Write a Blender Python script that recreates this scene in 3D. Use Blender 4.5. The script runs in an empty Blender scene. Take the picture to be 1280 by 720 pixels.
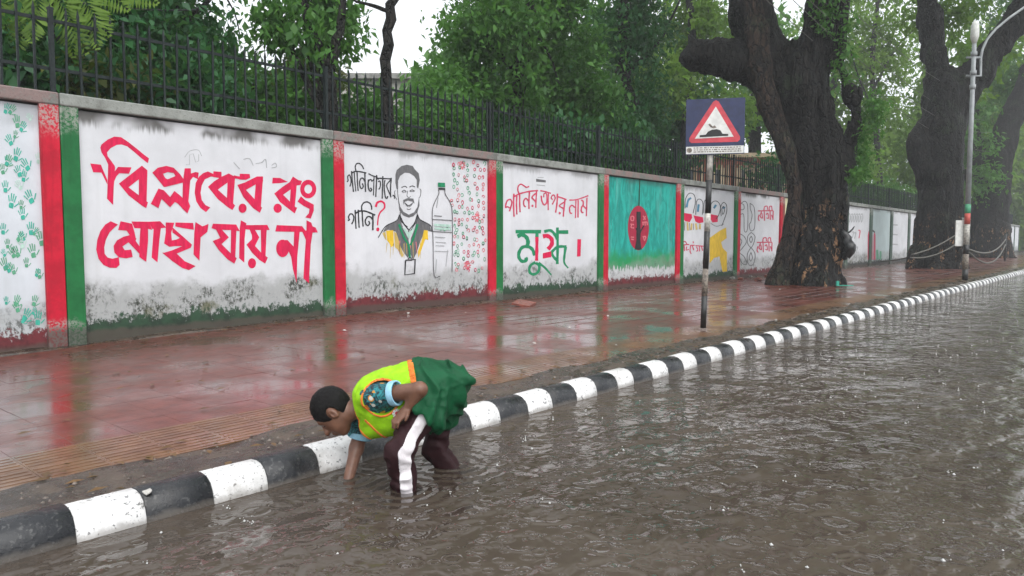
import bpy, bmesh, math, random
import numpy as np
from mathutils import Vector, Matrix
from mathutils.geometry import tessellate_polygon

random.seed(7)
rng = np.random.default_rng(7)
scene = bpy.context.scene
COL = scene.collection
R = math.radians

# ------------------------------------------------------------------ camera
FPX = 900.0
YAW, PITCH, CAMZ = R(40.9), R(3.69), 1.2
Fw = np.array([math.cos(YAW) * math.cos(PITCH), math.sin(YAW) * math.cos(PITCH), -math.sin(PITCH)])
Rt = np.array([math.sin(YAW), -math.cos(YAW), 0.0])
Up = np.cross(Rt, Fw)
CAM = np.array([0.0, 0.0, CAMZ])
cd = bpy.data.cameras.new('camera')
cam = bpy.data.objects.new('camera', cd)
COL.objects.link(cam)
cam.location = (0, 0, CAMZ)
cam.rotation_euler = (math.pi / 2 - PITCH, 0, YAW - math.pi / 2)
cd.sensor_width = 36.0
cd.lens = 36.0 * FPX / 1280.0
cd.clip_start, cd.clip_end = 0.05, 2000
scene.camera = cam

# ------------------------------------------------------------------ sky, sun, exposure
world = bpy.data.worlds.new('World')
scene.world = world
world.use_nodes = True
wn = world.node_tree
wn.nodes.clear()
sky = wn.nodes.new('ShaderNodeTexSky')
sky.sky_type = 'NISHITA'
sky.sun_disc = False
SUN_EL, SUN_AZ = R(48), R(205)
sky.sun_elevation = SUN_EL
sky.sun_rotation = SUN_AZ
sky.air_density, sky.dust_density, sky.ozone_density = 1.0, 6.0, 1.0
hs = wn.nodes.new('ShaderNodeHueSaturation')
hs.inputs['Saturation'].default_value = 0.12
bgd = wn.nodes.new('ShaderNodeBackground')
bgd.inputs['Strength'].default_value = 0.10
wo = wn.nodes.new('ShaderNodeOutputWorld')
wn.links.new(sky.outputs[0], hs.inputs['Color'])
ov = wn.nodes.new('ShaderNodeMix')          # even cloud deck over the sky's own light
ov.data_type = 'RGBA'
ov.inputs['Factor'].default_value = 0.65
ov.inputs[7].default_value = (12.6, 13.2, 13.9, 1)
wn.links.new(hs.outputs[0], ov.inputs[6])
wn.links.new(ov.outputs[2], bgd.inputs['Color'])
wn.links.new(bgd.outputs[0], wo.inputs['Surface'])

sl = bpy.data.lights.new('sun', 'SUN')
sl.energy = 1.5
sl.angle = R(70)
sl.color = (1.0, 0.98, 0.95)
so = bpy.data.objects.new('sun', sl)
COL.objects.link(so)
# light travels from the road side towards the wall
sdir = Vector((math.sin(SUN_AZ) * math.cos(SUN_EL), math.cos(SUN_AZ) * math.cos(SUN_EL), math.sin(SUN_EL)))
so.rotation_euler = sdir.to_track_quat('Z', 'Y').to_euler()
so.location = (0, -20, 40)

vs = scene.view_settings
vs.view_transform = 'Standard'
vs.look = 'None'
vs.gamma = 1.0
vs.use_curve_mapping = False
vs.exposure = 0.55


# ------------------------------------------------------------------ helpers: space
def ray(px, py):
    d = Fw + Rt * ((px - 640.0) / FPX) + Up * ((360.0 - py) / FPX)
    return d


def at(px, py, dep):
    """photo point at a given distance along the view axis"""
    return CAM + ray(px, py) * dep


def on_y(px, py, Y):
    d = ray(px, py)
    return CAM + d * (Y / d[1])


def on_z(px, py, z=0.0):
    d = ray(px, py)
    return CAM + d * ((z - CAMZ) / d[2])


# ------------------------------------------------------------------ helpers: objects
def link(name, me, parent=None, m=None):
    o = bpy.data.objects.new(name, me)
    COL.objects.link(o)
    if parent is not None:
        o.parent = parent
    if m is not None and me is not None:
        me.materials.clear()
        me.materials.append(m)
    return o


def empty(name, loc=(0, 0, 0), rz=0.0):
    o = bpy.data.objects.new(name, None)
    COL.objects.link(o)
    o.location = loc
    o.rotation_euler = (0, 0, rz)
    o.empty_display_size = 0.2
    return o


def tag(o, label=None, cat=None, group=None, kind=None):
    if label: o['label'] = label
    if cat: o['category'] = cat
    if group: o['group'] = group
    if kind: o['kind'] = kind
    return o


def raw_mesh(name, V, Fc, smooth=False):
    """V (n,3); Fc (m,k) equal-sized faces, fast"""
    V = np.asarray(V, dtype=np.float32)
    Fc = np.asarray(Fc, dtype=np.int32)
    me = bpy.data.meshes.new(name)
    n, k = Fc.shape
    me.vertices.add(len(V))
    me.vertices.foreach_set('co', V.ravel())
    me.loops.add(n * k)
    me.loops.foreach_set('vertex_index', Fc.ravel())
    me.polygons.add(n)
    me.polygons.foreach_set('loop_start', np.arange(0, n * k, k, dtype=np.int32))
    if smooth:
        me.polygons.foreach_set('use_smooth', np.ones(n, dtype=bool))
    me.update(calc_edges=True)
    return me


class MB:
    """collects shapes into one mesh"""
    def __init__(self):
        self.v, self.f, self.s = [], [], []

    def add(self, V, Fs, smooth=False):
        o = len(self.v)
        self.v += [tuple(map(float, p)) for p in V]
        for f in Fs:
            self.f.append(tuple(i + o for i in f))
            self.s.append(smooth)

    def box(self, c, s, rz=0.0, tilt=(0, 0)):
        hx, hy, hz = s[0] / 2, s[1] / 2, s[2] / 2
        M = Matrix.Rotation(rz, 3, 'Z') @ Matrix.Rotation(tilt[0], 3, 'X') @ Matrix.Rotation(tilt[1], 3, 'Y')
        V = []
        for x in (-hx, hx):
            for y in (-hy, hy):
                for z in (-hz, hz):
                    V.append(M @ Vector((x, y, z)) + Vector(c))
        self.add(V, [(0, 1, 3, 2), (4, 6, 7, 5), (0, 4, 5, 1), (2, 3, 7, 6), (0, 2, 6, 4), (1, 5, 7, 3)])

    def tube(self, pts, rad, n=10, cap=True, jitter=0.0):
        pts = [Vector(p) for p in pts]
        if not hasattr(rad, '__len__'):
            rad = [rad] * len(pts)
        rings = []
        ref = Vector((0.31, 0.77, 0.11))
        for i, p in enumerate(pts):
            t = (pts[min(i + 1, len(pts) - 1)] - pts[max(i - 1, 0)])
            t.normalize()
            if i == 0:
                a = t.cross(ref)
                if a.length < 1e-3: a = t.cross(Vector((1, 0, 0)))
                a.normalize()
            else:
                a = (a - t * a.dot(t)).normalized()
            b = t.cross(a)
            ring = []
            for k in range(n):
                an = 2 * math.pi * k / n
                rr = rad[i] * (1 + (random.uniform(-jitter, jitter) if jitter else 0))
                ring.append(p + (a * math.cos(an) + b * math.sin(an)) * rr)
            rings.append(ring)
        V = [q for r_ in rings for q in r_]
        Fs = []
        for i in range(len(pts) - 1):
            for k in range(n):
                k2 = (k + 1) % n
                Fs.append((i * n + k, i * n + k2, (i + 1) * n + k2, (i + 1) * n + k))
        if cap:
            Fs.append(tuple(reversed(range(n))))
            Fs.append(tuple((len(pts) - 1) * n + k for k in range(n)))
        self.add(V, Fs, True)

    def mesh(self, name):
        me = bpy.data.meshes.new(name)
        me.from_pydata(self.v, [], self.f)
        me.polygons.foreach_set('use_smooth', self.s)
        me.update()
        return me

    def build(self, name, m, parent=None):
        return link(name, self.mesh(name), parent, m)


def recalc(me):
    bm = bmesh.new(); bm.from_mesh(me)
    bmesh.ops.recalc_face_normals(bm, faces=bm.faces)
    bm.to_mesh(me); bm.free()
    return me


# ------------------------------------------------------------------ helpers: noise + surface nets
_tab = rng.random((32, 32, 32)).astype(np.float32)


def vnoise(P, scale=1.0, off=0.0):
    Q = np.asarray(P) * scale + off + 100.0
    i = np.floor(Q).astype(int)
    f = (Q - i).astype(np.float32)
    f = f * f * (3 - 2 * f)
    out = 0
    for dx in (0, 1):
        wx = f[..., 0] if dx else 1 - f[..., 0]
        for dy in (0, 1):
            wy = f[..., 1] if dy else 1 - f[..., 1]
            for dz in (0, 1):
                wz = f[..., 2] if dz else 1 - f[..., 2]
                out = out + wx * wy * wz * _tab[(i[..., 0] + dx) % 32, (i[..., 1] + dy) % 32, (i[..., 2] + dz) % 32]
    return out * 2 - 1


def smin(a, b, k):
    h = np.clip(0.5 + 0.5 * (b - a) / k, 0, 1)
    return b + (a - b) * h - k * h * (1 - h)


def smax(a, b, k):
    return -smin(-a, -b, k)


def cone(P, a, b, ra, rb):
    a, b = np.asarray(a, float), np.asarray(b, float)
    ba = b - a
    h = np.clip(((P - a) @ ba) / (ba @ ba), 0, 1)
    d = np.linalg.norm(P - a - h[..., None] * ba, axis=-1)
    return d - (ra + (rb - ra) * h)


def chain(P, nodes, rads, k=0.03):
    d = None
    for i in range(len(nodes) - 1):
        e = cone(P, nodes[i], nodes[i + 1], rads[i], rads[i + 1])
        d = e if d is None else smin(d, e, k)
    return d


def ellip(P, c, axes, rad):
    """axes: 3 rows unit vectors"""
    q = (P - np.asarray(c)) @ np.asarray(axes).T
    rad = np.asarray(rad)
    k0 = np.linalg.norm(q / rad, axis=-1)
    return (k0 - 1) * rad.min() if rad.max() / rad.min() > 4 else k0 * (k0 - 1) / np.maximum(np.linalg.norm(q / (rad * rad), axis=-1), 1e-6)


def surf(name, fn, lo, hi, h, smooth=True, margin=0.03):
    lo, hi = np.asarray(lo, float), np.asarray(hi, float)
    n = np.ceil((hi - lo) / h).astype(int) + 1
    ax = [lo[i] + np.arange(n[i]) * h for i in range(3)]
    P = np.stack(np.meshgrid(*ax, indexing='ij'), axis=-1)
    # sample coarsely first, then finely only in blocks the surface can cross
    K_ = 4
    cx_ = [lo[i] + np.arange(0, n[i] + K_, K_) * h for i in range(3)]
    PC = np.stack(np.meshgrid(*cx_, indexing='ij'), axis=-1)
    DC = fn(PC.reshape(-1, 3)).reshape(PC.shape[:3]).astype(np.float32)
    ii = [np.clip((np.arange(n[i]) + K_ // 2) // K_, 0, DC.shape[i] - 1) for i in range(3)]
    D = DC[np.ix_(*ii)].copy()
    near = np.abs(D) < h * K_ * 1.6 + margin
    D[near] = fn(P[near])
    D[0], D[-1] = np.maximum(D[0], h), np.maximum(D[-1], h)
    D[:, 0], D[:, -1] = np.maximum(D[:, 0], h), np.maximum(D[:, -1], h)
    D[:, :, 0], D[:, :, -1] = np.maximum(D[:, :, 0], h), np.maximum(D[:, :, -1], h)
    ins = D < 0
    cn = n - 1
    acc = np.zeros((*cn, 3), np.float32)
    cnt = np.zeros(cn, np.float32)
    corners = [(i, j, k) for i in (0, 1) for j in (0, 1) for k in (0, 1)]
    def sub(A, c): return A[c[0]:c[0] + cn[0], c[1]:c[1] + cn[1], c[2]:c[2] + cn[2]]
    for c in corners:
        for a in range(3):
            if c[a]: continue
            c2 = list(c); c2[a] = 1
            d1, d2 = sub(D, c), sub(D, c2)
            x = (d1 < 0) != (d2 < 0)
            t = np.where(x, d1 / np.where(x, d1 - d2, 1), 0)
            for b in range(3):
                acc[..., b] += np.where(x, c[b] + (t if b == a else 0), 0)
            cnt += x
    act = cnt > 0
    idx = -np.ones(cn, int)
    idx[act] = np.arange(act.sum())
    cell = np.argwhere(act)
    V = lo + (cell + acc[act] / cnt[act][:, None]) * h
    quads = []
    for a in range(3):
        b, c = (a + 1) % 3, (a + 2) % 3
        s1 = [slice(1, -1)] * 3; s2 = [slice(1, -1)] * 3
        s1[a], s2[a] = slice(0, -1), slice(1, None)
        i1, i2 = ins[tuple(s1)], ins[tuple(s2)]
        e = np.argwhere(i1 != i2)
        if not len(e): continue
        flip = i1[tuple(e.T)]
        base = e.copy()
        base[:, b] += 1; base[:, c] += 1
        def g(db, dc):
            q = base.copy(); q[:, b] += db; q[:, c] += dc
            return idx[tuple(q.T)]
        q = np.stack([g(-1, -1), g(0, -1), g(0, 0), g(-1, 0)], 1)
        q[~flip] = q[~flip][:, ::-1]
        quads.append(q)
    return raw_mesh(name, V, np.concatenate(quads), smooth)


# ------------------------------------------------------------------ helpers: materials
class B:
    def __init__(self, name):
        self.m = bpy.data.materials.new(name)
        self.m.use_nodes = True
        self.t = self.m.node_tree
        self.t.nodes.clear()
        self.out = self.t.nodes.new('ShaderNodeOutputMaterial')

    def put(self, sock, v):
        if isinstance(v, bpy.types.NodeSocket):
            self.t.links.new(v, sock)
        elif isinstance(v, (tuple, list)) and len(v) == 3 and sock.type == 'RGBA':
            sock.default_value = (*v, 1)
        else:
            sock.default_value = v

    def n(self, typ, ins=None, **pr):
        nd = self.t.nodes.new(typ)
        for k, v in pr.items(): setattr(nd, k, v)
        for k, v in (ins or {}).items(): self.put(nd.inputs[k], v)
        return nd

    def obj(self): return self.n('ShaderNodeTexCoord').outputs['Object']
    def pos(self): return self.n('ShaderNodeNewGeometry').outputs['Position']
    def island(self): return self.n('ShaderNodeNewGeometry').outputs['Random Per Island']
    def rnd(self): return self.n('ShaderNodeObjectInfo').outputs['Random']

    def map(self, vec, scale=(1, 1, 1), rot=(0, 0, 0)):
        return self.n('ShaderNodeMapping', {'Vector': vec, 'Scale': scale, 'Rotation': rot}).outputs[0]

    def noise(self, vec, scale, detail=3, rough=0.55, dist=0.0):
        return self.n('ShaderNodeTexNoise', {'Vector': vec, 'Scale': scale, 'Detail': detail, 'Roughness': rough, 'Distortion': dist}).outputs['Fac']

    def math(self, op, a, b=0.0, c=0.0, clamp=False):
        nd = self.n('ShaderNodeMath', operation=op, use_clamp=clamp)
        for i, v in enumerate((a, b, c)): self.put(nd.inputs[i], v)
        return nd.outputs[0]

    def step(self, v, lo, hi, a=0.0, b=1.0):
        nd = self.n('ShaderNodeMapRange', {0: v, 1: lo, 2: hi, 3: a, 4: b}, interpolation_type='SMOOTHSTEP')
        return nd.outputs[0]

    def mix(self, f, a, b, blend='MIX'):
        nd = self.n('ShaderNodeMix', data_type='RGBA', blend_type=blend)
        self.put(nd.inputs['Factor'], f)
        self.put(nd.inputs[6], a); self.put(nd.inputs[7], b)
        return nd.outputs[2]

    def xyz(self, v): return self.n('ShaderNodeSeparateXYZ', {0: v}).outputs

    def bump(self, h, strength=0.3, dist=0.02, normal=None):
        ins = {'Height': h, 'Strength': strength, 'Distance': dist}
        nd = self.n('ShaderNodeBump', ins)
        if normal is not None: self.put(nd.inputs['Normal'], normal)
        return nd.outputs[0]

    def done(self, color, rough=0.6, bump=None, **kw):
        p = self.n('ShaderNodeBsdfPrincipled')
        self.put(p.inputs['Base Color'], color)
        self.put(p.inputs['Roughness'], rough)
        for k, v in kw.items(): self.put(p.inputs[k.replace('_', ' ')], v)
        if bump is not None: self.put(p.inputs['Normal'], bump)
        self.t.links.new(p.outputs[0], self.out.inputs[0])
        return self.m


def plain(name, c, rough=0.6, var=0.25, scale=8.0, bump=0.15, **kw):
    b = B(name)
    v = b.obj()
    n1 = b.noise(v, scale, 5)
    col = b.mix(b.step(n1, 0.3, 0.7), tuple(x * (1 - var) for x in c), tuple(min(1, x * (1 + var * 0.6)) for x in c))
    r_ = b.step(b.noise(v, scale * 2.3, 3), 0.3, 0.7, max(0.03, rough - 0.12), min(1, rough + 0.12))
    return b.done(col, r_, b.bump(b.noise(v, scale * 5, 4), bump, 0.01) if bump else None, **kw)


def paint(name, c, wear=0.35, rough=0.55):
    """wall paint laid by brush: uneven film with small chips to plaster"""
    b = B(name)
    v = b.pos()
    str_ = b.noise(b.map(v, (30, 30, 6)), 1.0, 4)
    col = b.mix(b.step(str_, 0.3, 0.75), tuple(x * 0.82 for x in c), tuple(min(1, x * 1.12) for x in c))
    chip = b.step(b.noise(v, 38, 5, 0.7), 0.69 - 0.06 * wear, 0.73 - 0.06 * wear)
    col = b.mix(b.math('MULTIPLY', chip, min(1.0, wear * 1.6)), col, (0.5, 0.49, 0.47))
    return b.done(col, rough, b.bump(str_, 0.1, 0.004), Specular_IOR_Level=.25)


RED, GRN = (0.50, 0.008, 0.030), (0.012, 0.14, 0.040)
M = {}
M['letter_red'] = paint('letter_red', (0.62, 0.010, 0.070), 0.12)
M['text_red'] = paint('text_red', (0.55, 0.05, 0.11), 0.5)
M['ink_black'] = paint('ink_black', (0.025, 0.025, 0.028), 0.5)
M['ink_grey'] = paint('ink_grey', (0.13, 0.13, 0.135), 0.6)
M['ink_pale'] = paint('ink_pale', (0.36, 0.37, 0.38), 0.5)
M['letter_green'] = paint('letter_green', (0.012, 0.23, 0.10), 0.35)
M['dark_green_paint'] = paint('dark_green_paint', (0.012, 0.06, 0.035), 0.5)
M['teal_print'] = paint('teal_print', (0.05, 0.40, 0.30), 0.9)
M['leaf_print'] = paint('leaf_print', (0.10, 0.34, 0.20), 0.95)
M['pink_print'] = paint('pink_print', (0.62, 0.16, 0.19), 0.9)
M['yellow_paint'] = paint('yellow_paint', (0.72, 0.47, 0.03), 0.4)
M['ochre_paint'] = paint('ochre_paint', (0.55, 0.40, 0.12), 0.9)
M['pale_green_paint'] = paint('pale_green_paint', (0.42, 0.60, 0.52), 0.6)
M['blue_paint'] = paint('blue_paint', (0.06, 0.22, 0.34), 0.6)
M['disc_red'] = paint('disc_red', (0.36, 0.018, 0.05), 0.3)
M['skin_white'] = paint('skin_white', (0.78, 0.77, 0.76), 0.2)


def panel_mat(name, basecol, field=(0.65, 0.66, 0.685), grime=1.0, topgrime=1.0, teal=False, seed=0.0):
    b = B(name)
    o = b.obj()
    po = b.n('ShaderNodeVectorMath', {0: o, 1: (seed, seed * 0.7, seed * 1.3)}, operation='ADD').outputs[0]
    x, y, z = b.xyz(o)
    low = b.noise(po, 1.6, 5, 0.6)
    mid = b.noise(po, 6.0, 6, 0.65)
    fine = b.noise(b.map(po, (1, 1, 0.6)), 24.0, 6, 0.75)
    col = b.mix(b.step(low, 0.35, 0.7), tuple(c * 0.86 for c in field), field)
    if teal:
        br = b.noise(b.map(po, (7, 7, 2.2)), 1.0, 5, 0.65, 1.2)
        tc = b.mix(b.step(br, 0.35, 0.68), (0.004, 0.23, 0.19), (0.02, 0.40, 0.33))
        gz = b.math('ADD', z, b.math('MULTIPLY', b.math('SUBTRACT', mid, 0.5), 0.45))
        tc = b.mix(b.step(gz, 0.95, 0.6), tc, (0.012, 0.25, 0.085))
        ez = b.math('ADD', z, b.math('MULTIPLY', b.math('SUBTRACT', b.noise(b.map(po, (16, 16, 1.4)), 1.0, 3), 0.5), 0.5))
        col = b.mix(b.step(ez, 0.44, 0.48), col, tc)
    # faint wash marks running down
    run = b.noise(b.map(po, (5, 5, 0.35)), 1.0, 4, 0.6)
    col = b.mix(b.math('MULTIPLY', b.step(run, 0.52, 0.8), 0.30), col, (0.42, 0.43, 0.43))
    # damp belt: mottled plaster and black algae
    zz = b.math('SUBTRACT', z, b.math('MULTIPLY', b.math('SUBTRACT', low, 0.5), 0.75))
    zz = b.math('SUBTRACT', zz, b.math('MULTIPLY', b.math('SUBTRACT', mid, 0.5), 0.28))
    belt = b.step(zz, 0.70, 0.46)
    col = b.mix(b.math('MULTIPLY', belt, 0.8 * grime), col, (0.30, 0.31, 0.30))
    alg = b.math('MULTIPLY', b.step(fine, 0.44, 0.54), b.step(zz, 0.64, 0.46))
    patch = b.step(b.noise(po, 2.3, 6, 0.75), 0.46, 0.60)
    alg = b.math('MULTIPLY', alg, b.math('MULTIPLY', b.math('ADD', patch, 0.06), grime), clamp=True)
    col = b.mix(alg, col, (0.035, 0.040, 0.030))
    moss = b.math('MULTIPLY', b.step(b.noise(po, 2.1, 5, 0.65), 0.55, 0.68), b.step(zz, 0.60, 0.46))
    col = b.mix(b.math('MULTIPLY', moss, 0.75 * grime), col, (0.10, 0.10, 0.045))
    # painted, dirty foot of the wall
    bz = b.math('SUBTRACT', z, b.math('MULTIPLY', b.math('ADD', b.math('SUBTRACT', fine, 0.5), b.math('SUBTRACT', mid, 0.5)), 0.42))
    foot = b.step(bz, 0.26, 0.20)
    fc = b.mix(b.step(mid, 0.35, 0.62), tuple(c * 0.10 + 0.014 for c in basecol), tuple(c * (0.30 if basecol[1] > basecol[0] else 0.24) + 0.022 for c in basecol))
    col = b.mix(foot, col, fc)
    mud = b.step(b.math('SUBTRACT', z, b.math('MULTIPLY', mid, 0.14)), 0.06, 0.0)
    col = b.mix(b.math('MULTIPLY', mud, 0.8), col, (0.07, 0.055, 0.045))
    # soot hanging from the coping
    tz = b.math('ADD', b.math('SUBTRACT', 2.42, z), b.math('MULTIPLY', b.math('SUBTRACT', b.noise(b.map(po, (22, 22, 1.0)), 1.0, 4, 0.7), 0.5), 0.22))
    soot = b.math('MULTIPLY', b.step(tz, 0.13, 0.03), b.step(b.noise(po, 1.3, 3), 0.40, 0.55))
    col = b.mix(b.math('MULTIPLY', soot, 0.85 * topgrime), col, (0.06, 0.055, 0.045))
    h = b.math('ADD', b.math('MULTIPLY', mid, 0.5), b.math('MULTIPLY', fine, 0.3))
    return b.done(col, 0.62, b.bump(h, 0.35, 0.012), Specular_IOR_Level=.3)


def frame_mat(name, c, wear=0.8):
    b = B(name)
    v = b.pos()
    x, y, z = b.xyz(v)
    mid = b.noise(v, 5, 6, 0.65)
    fine = b.noise(v, 40, 5, 0.7)
    col = b.mix(b.step(mid, 0.35, 0.65), tuple(k * 0.8 for k in c), tuple(min(1, k * 1.08) for k in c))
    # worn to plaster at the head and foot
    e = b.math('ADD', z, b.math('MULTIPLY', b.math('SUBTRACT', mid, 0.5), 0.5))
    worn = b.math('MAXIMUM', b.step(e, 2.28, 2.5), b.step(e, 0.42, 0.30))
    worn = b.math('MULTIPLY', worn, b.step(fine, 0.42, 0.56), clamp=True)
    col = b.mix(b.math('MULTIPLY', worn, wear), col, (0.34, 0.34, 0.31))
    dirt = b.math('MULTIPLY', b.step(b.noise(b.map(v, (9, 9, 1)), 1.0, 5), 0.52, 0.72), 0.5)
    col = b.mix(dirt, col, tuple(k * 0.35 for k in c))
    f2 = b.step(b.math('SUBTRACT', z, b.math('MULTIPLY', b.math('SUBTRACT', fine, 0.5), 0.3)), 0.34, 0.24)
    col = b.mix(b.math('MULTIPLY', f2, 0.8), col, (0.05, 0.05, 0.042))
    return b.done(col, 0.6, b.bump(b.math('ADD', mid, b.math('MULTIPLY', fine, 0.4)), 0.3, 0.01), Specular_IOR_Level=.25)


M['frame_red'] = frame_mat('frame_red', RED)
M['frame_green'] = frame_mat('frame_green', GRN)
M['frame_dull'] = frame_mat('frame_dull', (0.06, 0.10, 0.075))
M['frame_brown'] = frame_mat('frame_brown', (0.26, 0.06, 0.045))


def coping_mat(name, tint, amt):
    b = B(name)
    v = b.pos()
    n1 = b.noise(v, 4, 6, 0.65)
    n2 = b.noise(v, 45, 5, 0.7)
    col = b.mix(b.step(n1, 0.3, 0.7), (0.13, 0.135, 0.12), (0.28, 0.285, 0.265))
    col = b.mix(b.math('MULTIPLY', b.step(b.math('ADD', n1, b.math('MULTIPLY', n2, 0.4)), 0.60, 0.72), amt), col, tint)
    col = b.mix(b.math('MULTIPLY', b.step(n2, 0.55, 0.7), 0.6), col, (0.06, 0.06, 0.05))
    return b.done(col, 0.7, b.bump(b.math('ADD', n1, n2), 0.4, 0.012))


M['coping_grey'] = coping_mat('coping_grey', (0.30, 0.33, 0.30), 0.3)
M['coping_red'] = coping_mat('coping_red', (0.20, 0.070, 0.066), 0.5)


def wet_paver(name, dark, light):
    b = B(name)
    p = b.pos()
    w = b.noise(p, 1.1, 4, 0.6)
    f = b.noise(p, 60, 4, 0.7)
    m = b.noise(p, 7, 5, 0.65)
    col = b.mix(b.step(m, 0.3, 0.7), dark, light)
    col = b.mix(b.math('MULTIPLY', b.rnd(), 0.35), col, tuple(c * 0.6 for c in light))
    mud = b.math('MULTIPLY', b.step(b.noise(p, 2.4, 6, 0.65), 0.52, 0.66), 0.45)
    col = b.mix(mud, col, (0.075, 0.048, 0.036))
    rg = b.step(w, 0.36, 0.64, 0.20, 0.45)
    rip = b.noise(b.map(p, (1, 1, 1)), 30, 2, 0.5)
    # studded tile face in 5 cm squares, drowned where the film of water is thick
    br = b.n('ShaderNodeTexBrick', {'Vector': p, 'Color1': (1, 1, 1), 'Color2': (0.9, 0.9, 0.9), 'Mortar': (0, 0, 0), 'Scale': 1.0,
                                    'Mortar Size': 0.006, 'Brick Width': 0.1, 'Row Height': 0.05}).outputs['Color']
    brf = b.n('ShaderNodeSeparateColor', {0: br}).outputs[0]
    h = b.math('ADD', b.math('MULTIPLY', f, 0.25), b.math('ADD', b.math('MULTIPLY', rip, 0.35), b.math('MULTIPLY', brf, 0.35)))
    return b.done(col, rg, b.bump(h, 0.32, 0.014), IOR=1.45, Coat_Weight=b.step(w, 0.36, 0.62, 0.9, 0.35), Coat_Roughness=b.step(w, 0.36, 0.62, 0.12, 0.24), Coat_IOR=1.33)


M['paver_red'] = wet_paver('paver_red', (0.075, 0.018, 0.011), (0.155, 0.040, 0.026))
M['paver_yellow'] = wet_paver('paver_yellow', (0.10, 0.046, 0.024), (0.19, 0.098, 0.046))
M['joint'] = plain('joint', (0.045, 0.032, 0.027), 0.35, 0.4, 12)


def mud_mat():
    b = B('wet_mud')
    p = b.pos()
    n1, n2 = b.noise(p, 6, 6, 0.65), b.noise(p, 55, 4, 0.7)
    col = b.mix(b.step(n1, 0.35, 0.65), (0.026, 0.019, 0.014), (0.082, 0.060, 0.044))
    return b.done(col, b.step(n1, 0.4, 0.6, 0.10, 0.45), b.bump(b.math('ADD', n1, b.math('MULTIPLY', n2, 0.5)), 0.6, 0.02))


M['mud'] = mud_mat()
M['ground'] = plain('ground_soil', (0.07, 0.06, 0.04), 0.8, 0.4, 2, 0.4)
M['asphalt'] = plain('asphalt', (0.05, 0.048, 0.046), 0.8, 0.3, 5, 0.3)


LIMBS = [(2.243, 2.635, .42), (2.677, 2.748, .36), (2.173, 2.968, .34)]


def water_mat():
    b = B('flood_water')
    p = b.pos()
    silt = b.noise(p, 0.5, 4, 0.6)
    col = b.mix(b.step(silt, 0.3, 0.7), (0.050, 0.038, 0.029), (0.080, 0.063, 0.050))
    # long, low wavelets driven across the road
    w1 = b.noise(b.map(p, (1.7, 2.6, 1), (0, 0, R(12))), 1.3, 1.5, 0.5, 0.3)
    w2 = b.noise(b.map(p, (6.0, 8.5, 1), (0, 0, R(-14))), 1.1, 1.2, 0.5, 0.2)
    w3 = b.noise(b.map(p, (1, 1.4, 1)), 26.0, 2, 0.6, 0.4)
    h = b.math('ADD', b.math('MULTIPLY', w1, 1.7), b.math('ADD', b.math('MULTIPLY', w2, 0.80), b.math('MULTIPLY', w3, 0.06)))
    calm = b.step(b.noise(b.map(p, (.55, .9, 1)), 1.0, 3, 0.6), 0.36, 0.64, 0.40, 1.30)
    h = b.math('MULTIPLY', h, calm)
    # rings of raindrops
    for sc, amp, wd in ((2.3, 0.17, 0.085), (4.1, 0.12, 0.09), (7.3, 0.075, 0.10), (12.0, 0.05, 0.11)):
        v = b.n('ShaderNodeTexVoronoi', {'Vector': p, 'Scale': sc, 'Randomness': 1.0}, voronoi_dimensions='2D', feature='F1')
        rc = b.n('ShaderNodeSeparateColor', {0: v.outputs['Color']}).outputs
        rad = b.math('MULTIPLY', rc[0], 0.42)
        t = b.math('DIVIDE', b.math('SUBTRACT', v.outputs['Distance'], rad), wd)
        env = b.math('EXPONENT', b.math('MULTIPLY', b.math('MULTIPLY', t, t), -1.0))
        ring = b.math('MULTIPLY', b.math('COSINE', b.math('MULTIPLY', t, 2.6)), env)
        ring = b.math('MULTIPLY', ring, b.math('SUBTRACT', 1.0, b.math('MULTIPLY', rc[0], 0.75)))
        h = b.math('ADD', h, b.math('MULTIPLY', ring, amp))
    # rings spreading from the limbs that break the surface
    for (lx, ly, am) in LIMBS:
        dd = b.n('ShaderNodeVectorMath', {0: p, 1: (lx, ly, 0)}, operation='DISTANCE').outputs['Value']
        wv = b.math('MULTIPLY', b.math('SINE', b.math('MULTIPLY', dd, 78.0)), b.math('EXPONENT', b.math('MULTIPLY', dd, -5.5)))
        h = b.math('ADD', h, b.math('MULTIPLY', wv, am))
    return b.done(col, 0.06, b.bump(h, 1.0, 0.036), IOR=1.333)


M['water'] = water_mat()
M['splash'] = B('splash').done((0.50, 0.50, 0.49), 0.15)


def kerb_mat(name, c, wornc, rough, st=.45):
    b = B(name)
    p = b.pos()
    n1, n2 = b.noise(p, 9, 6, 0.7), b.noise(p, 45, 5, 0.7)
    z = b.xyz(p)[2]
    col = b.mix(b.step(n1, 0.3, 0.7), tuple(k * 0.8 for k in c), c)
    chip = b.step(b.math('ADD', n2, b.math('MULTIPLY', n1, 0.35)), 0.75, 0.80)
    col = b.mix(chip, col, wornc)
    stain = b.math('MULTIPLY', b.step(b.noise(p, 3.1, 5, .7), .50, .68), st)
    col = b.mix(stain, col, (0.17, 0.15, 0.125))
    scum = b.math('MULTIPLY', b.step(b.math('ADD', z, b.math('MULTIPLY', b.math('SUBTRACT', n1, 0.5), 0.05)), 0.035, 0.005), 0.55)
    col = b.mix(scum, col, (0.16, 0.14, 0.12))
    return b.done(col, b.step(n1, 0.3, 0.7, rough - 0.08, rough + 0.12), b.bump(b.math('ADD', n1, n2), 0.45, 0.008))


M['kerb_white'] = kerb_mat('kerb_white', (0.80, 0.79, 0.78), (0.20, 0.20, 0.20), 0.42)
M['kerb_black'] = kerb_mat('kerb_black', (0.009, 0.010, 0.013), (0.06, 0.06, 0.06), 0.28, .10)


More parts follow.
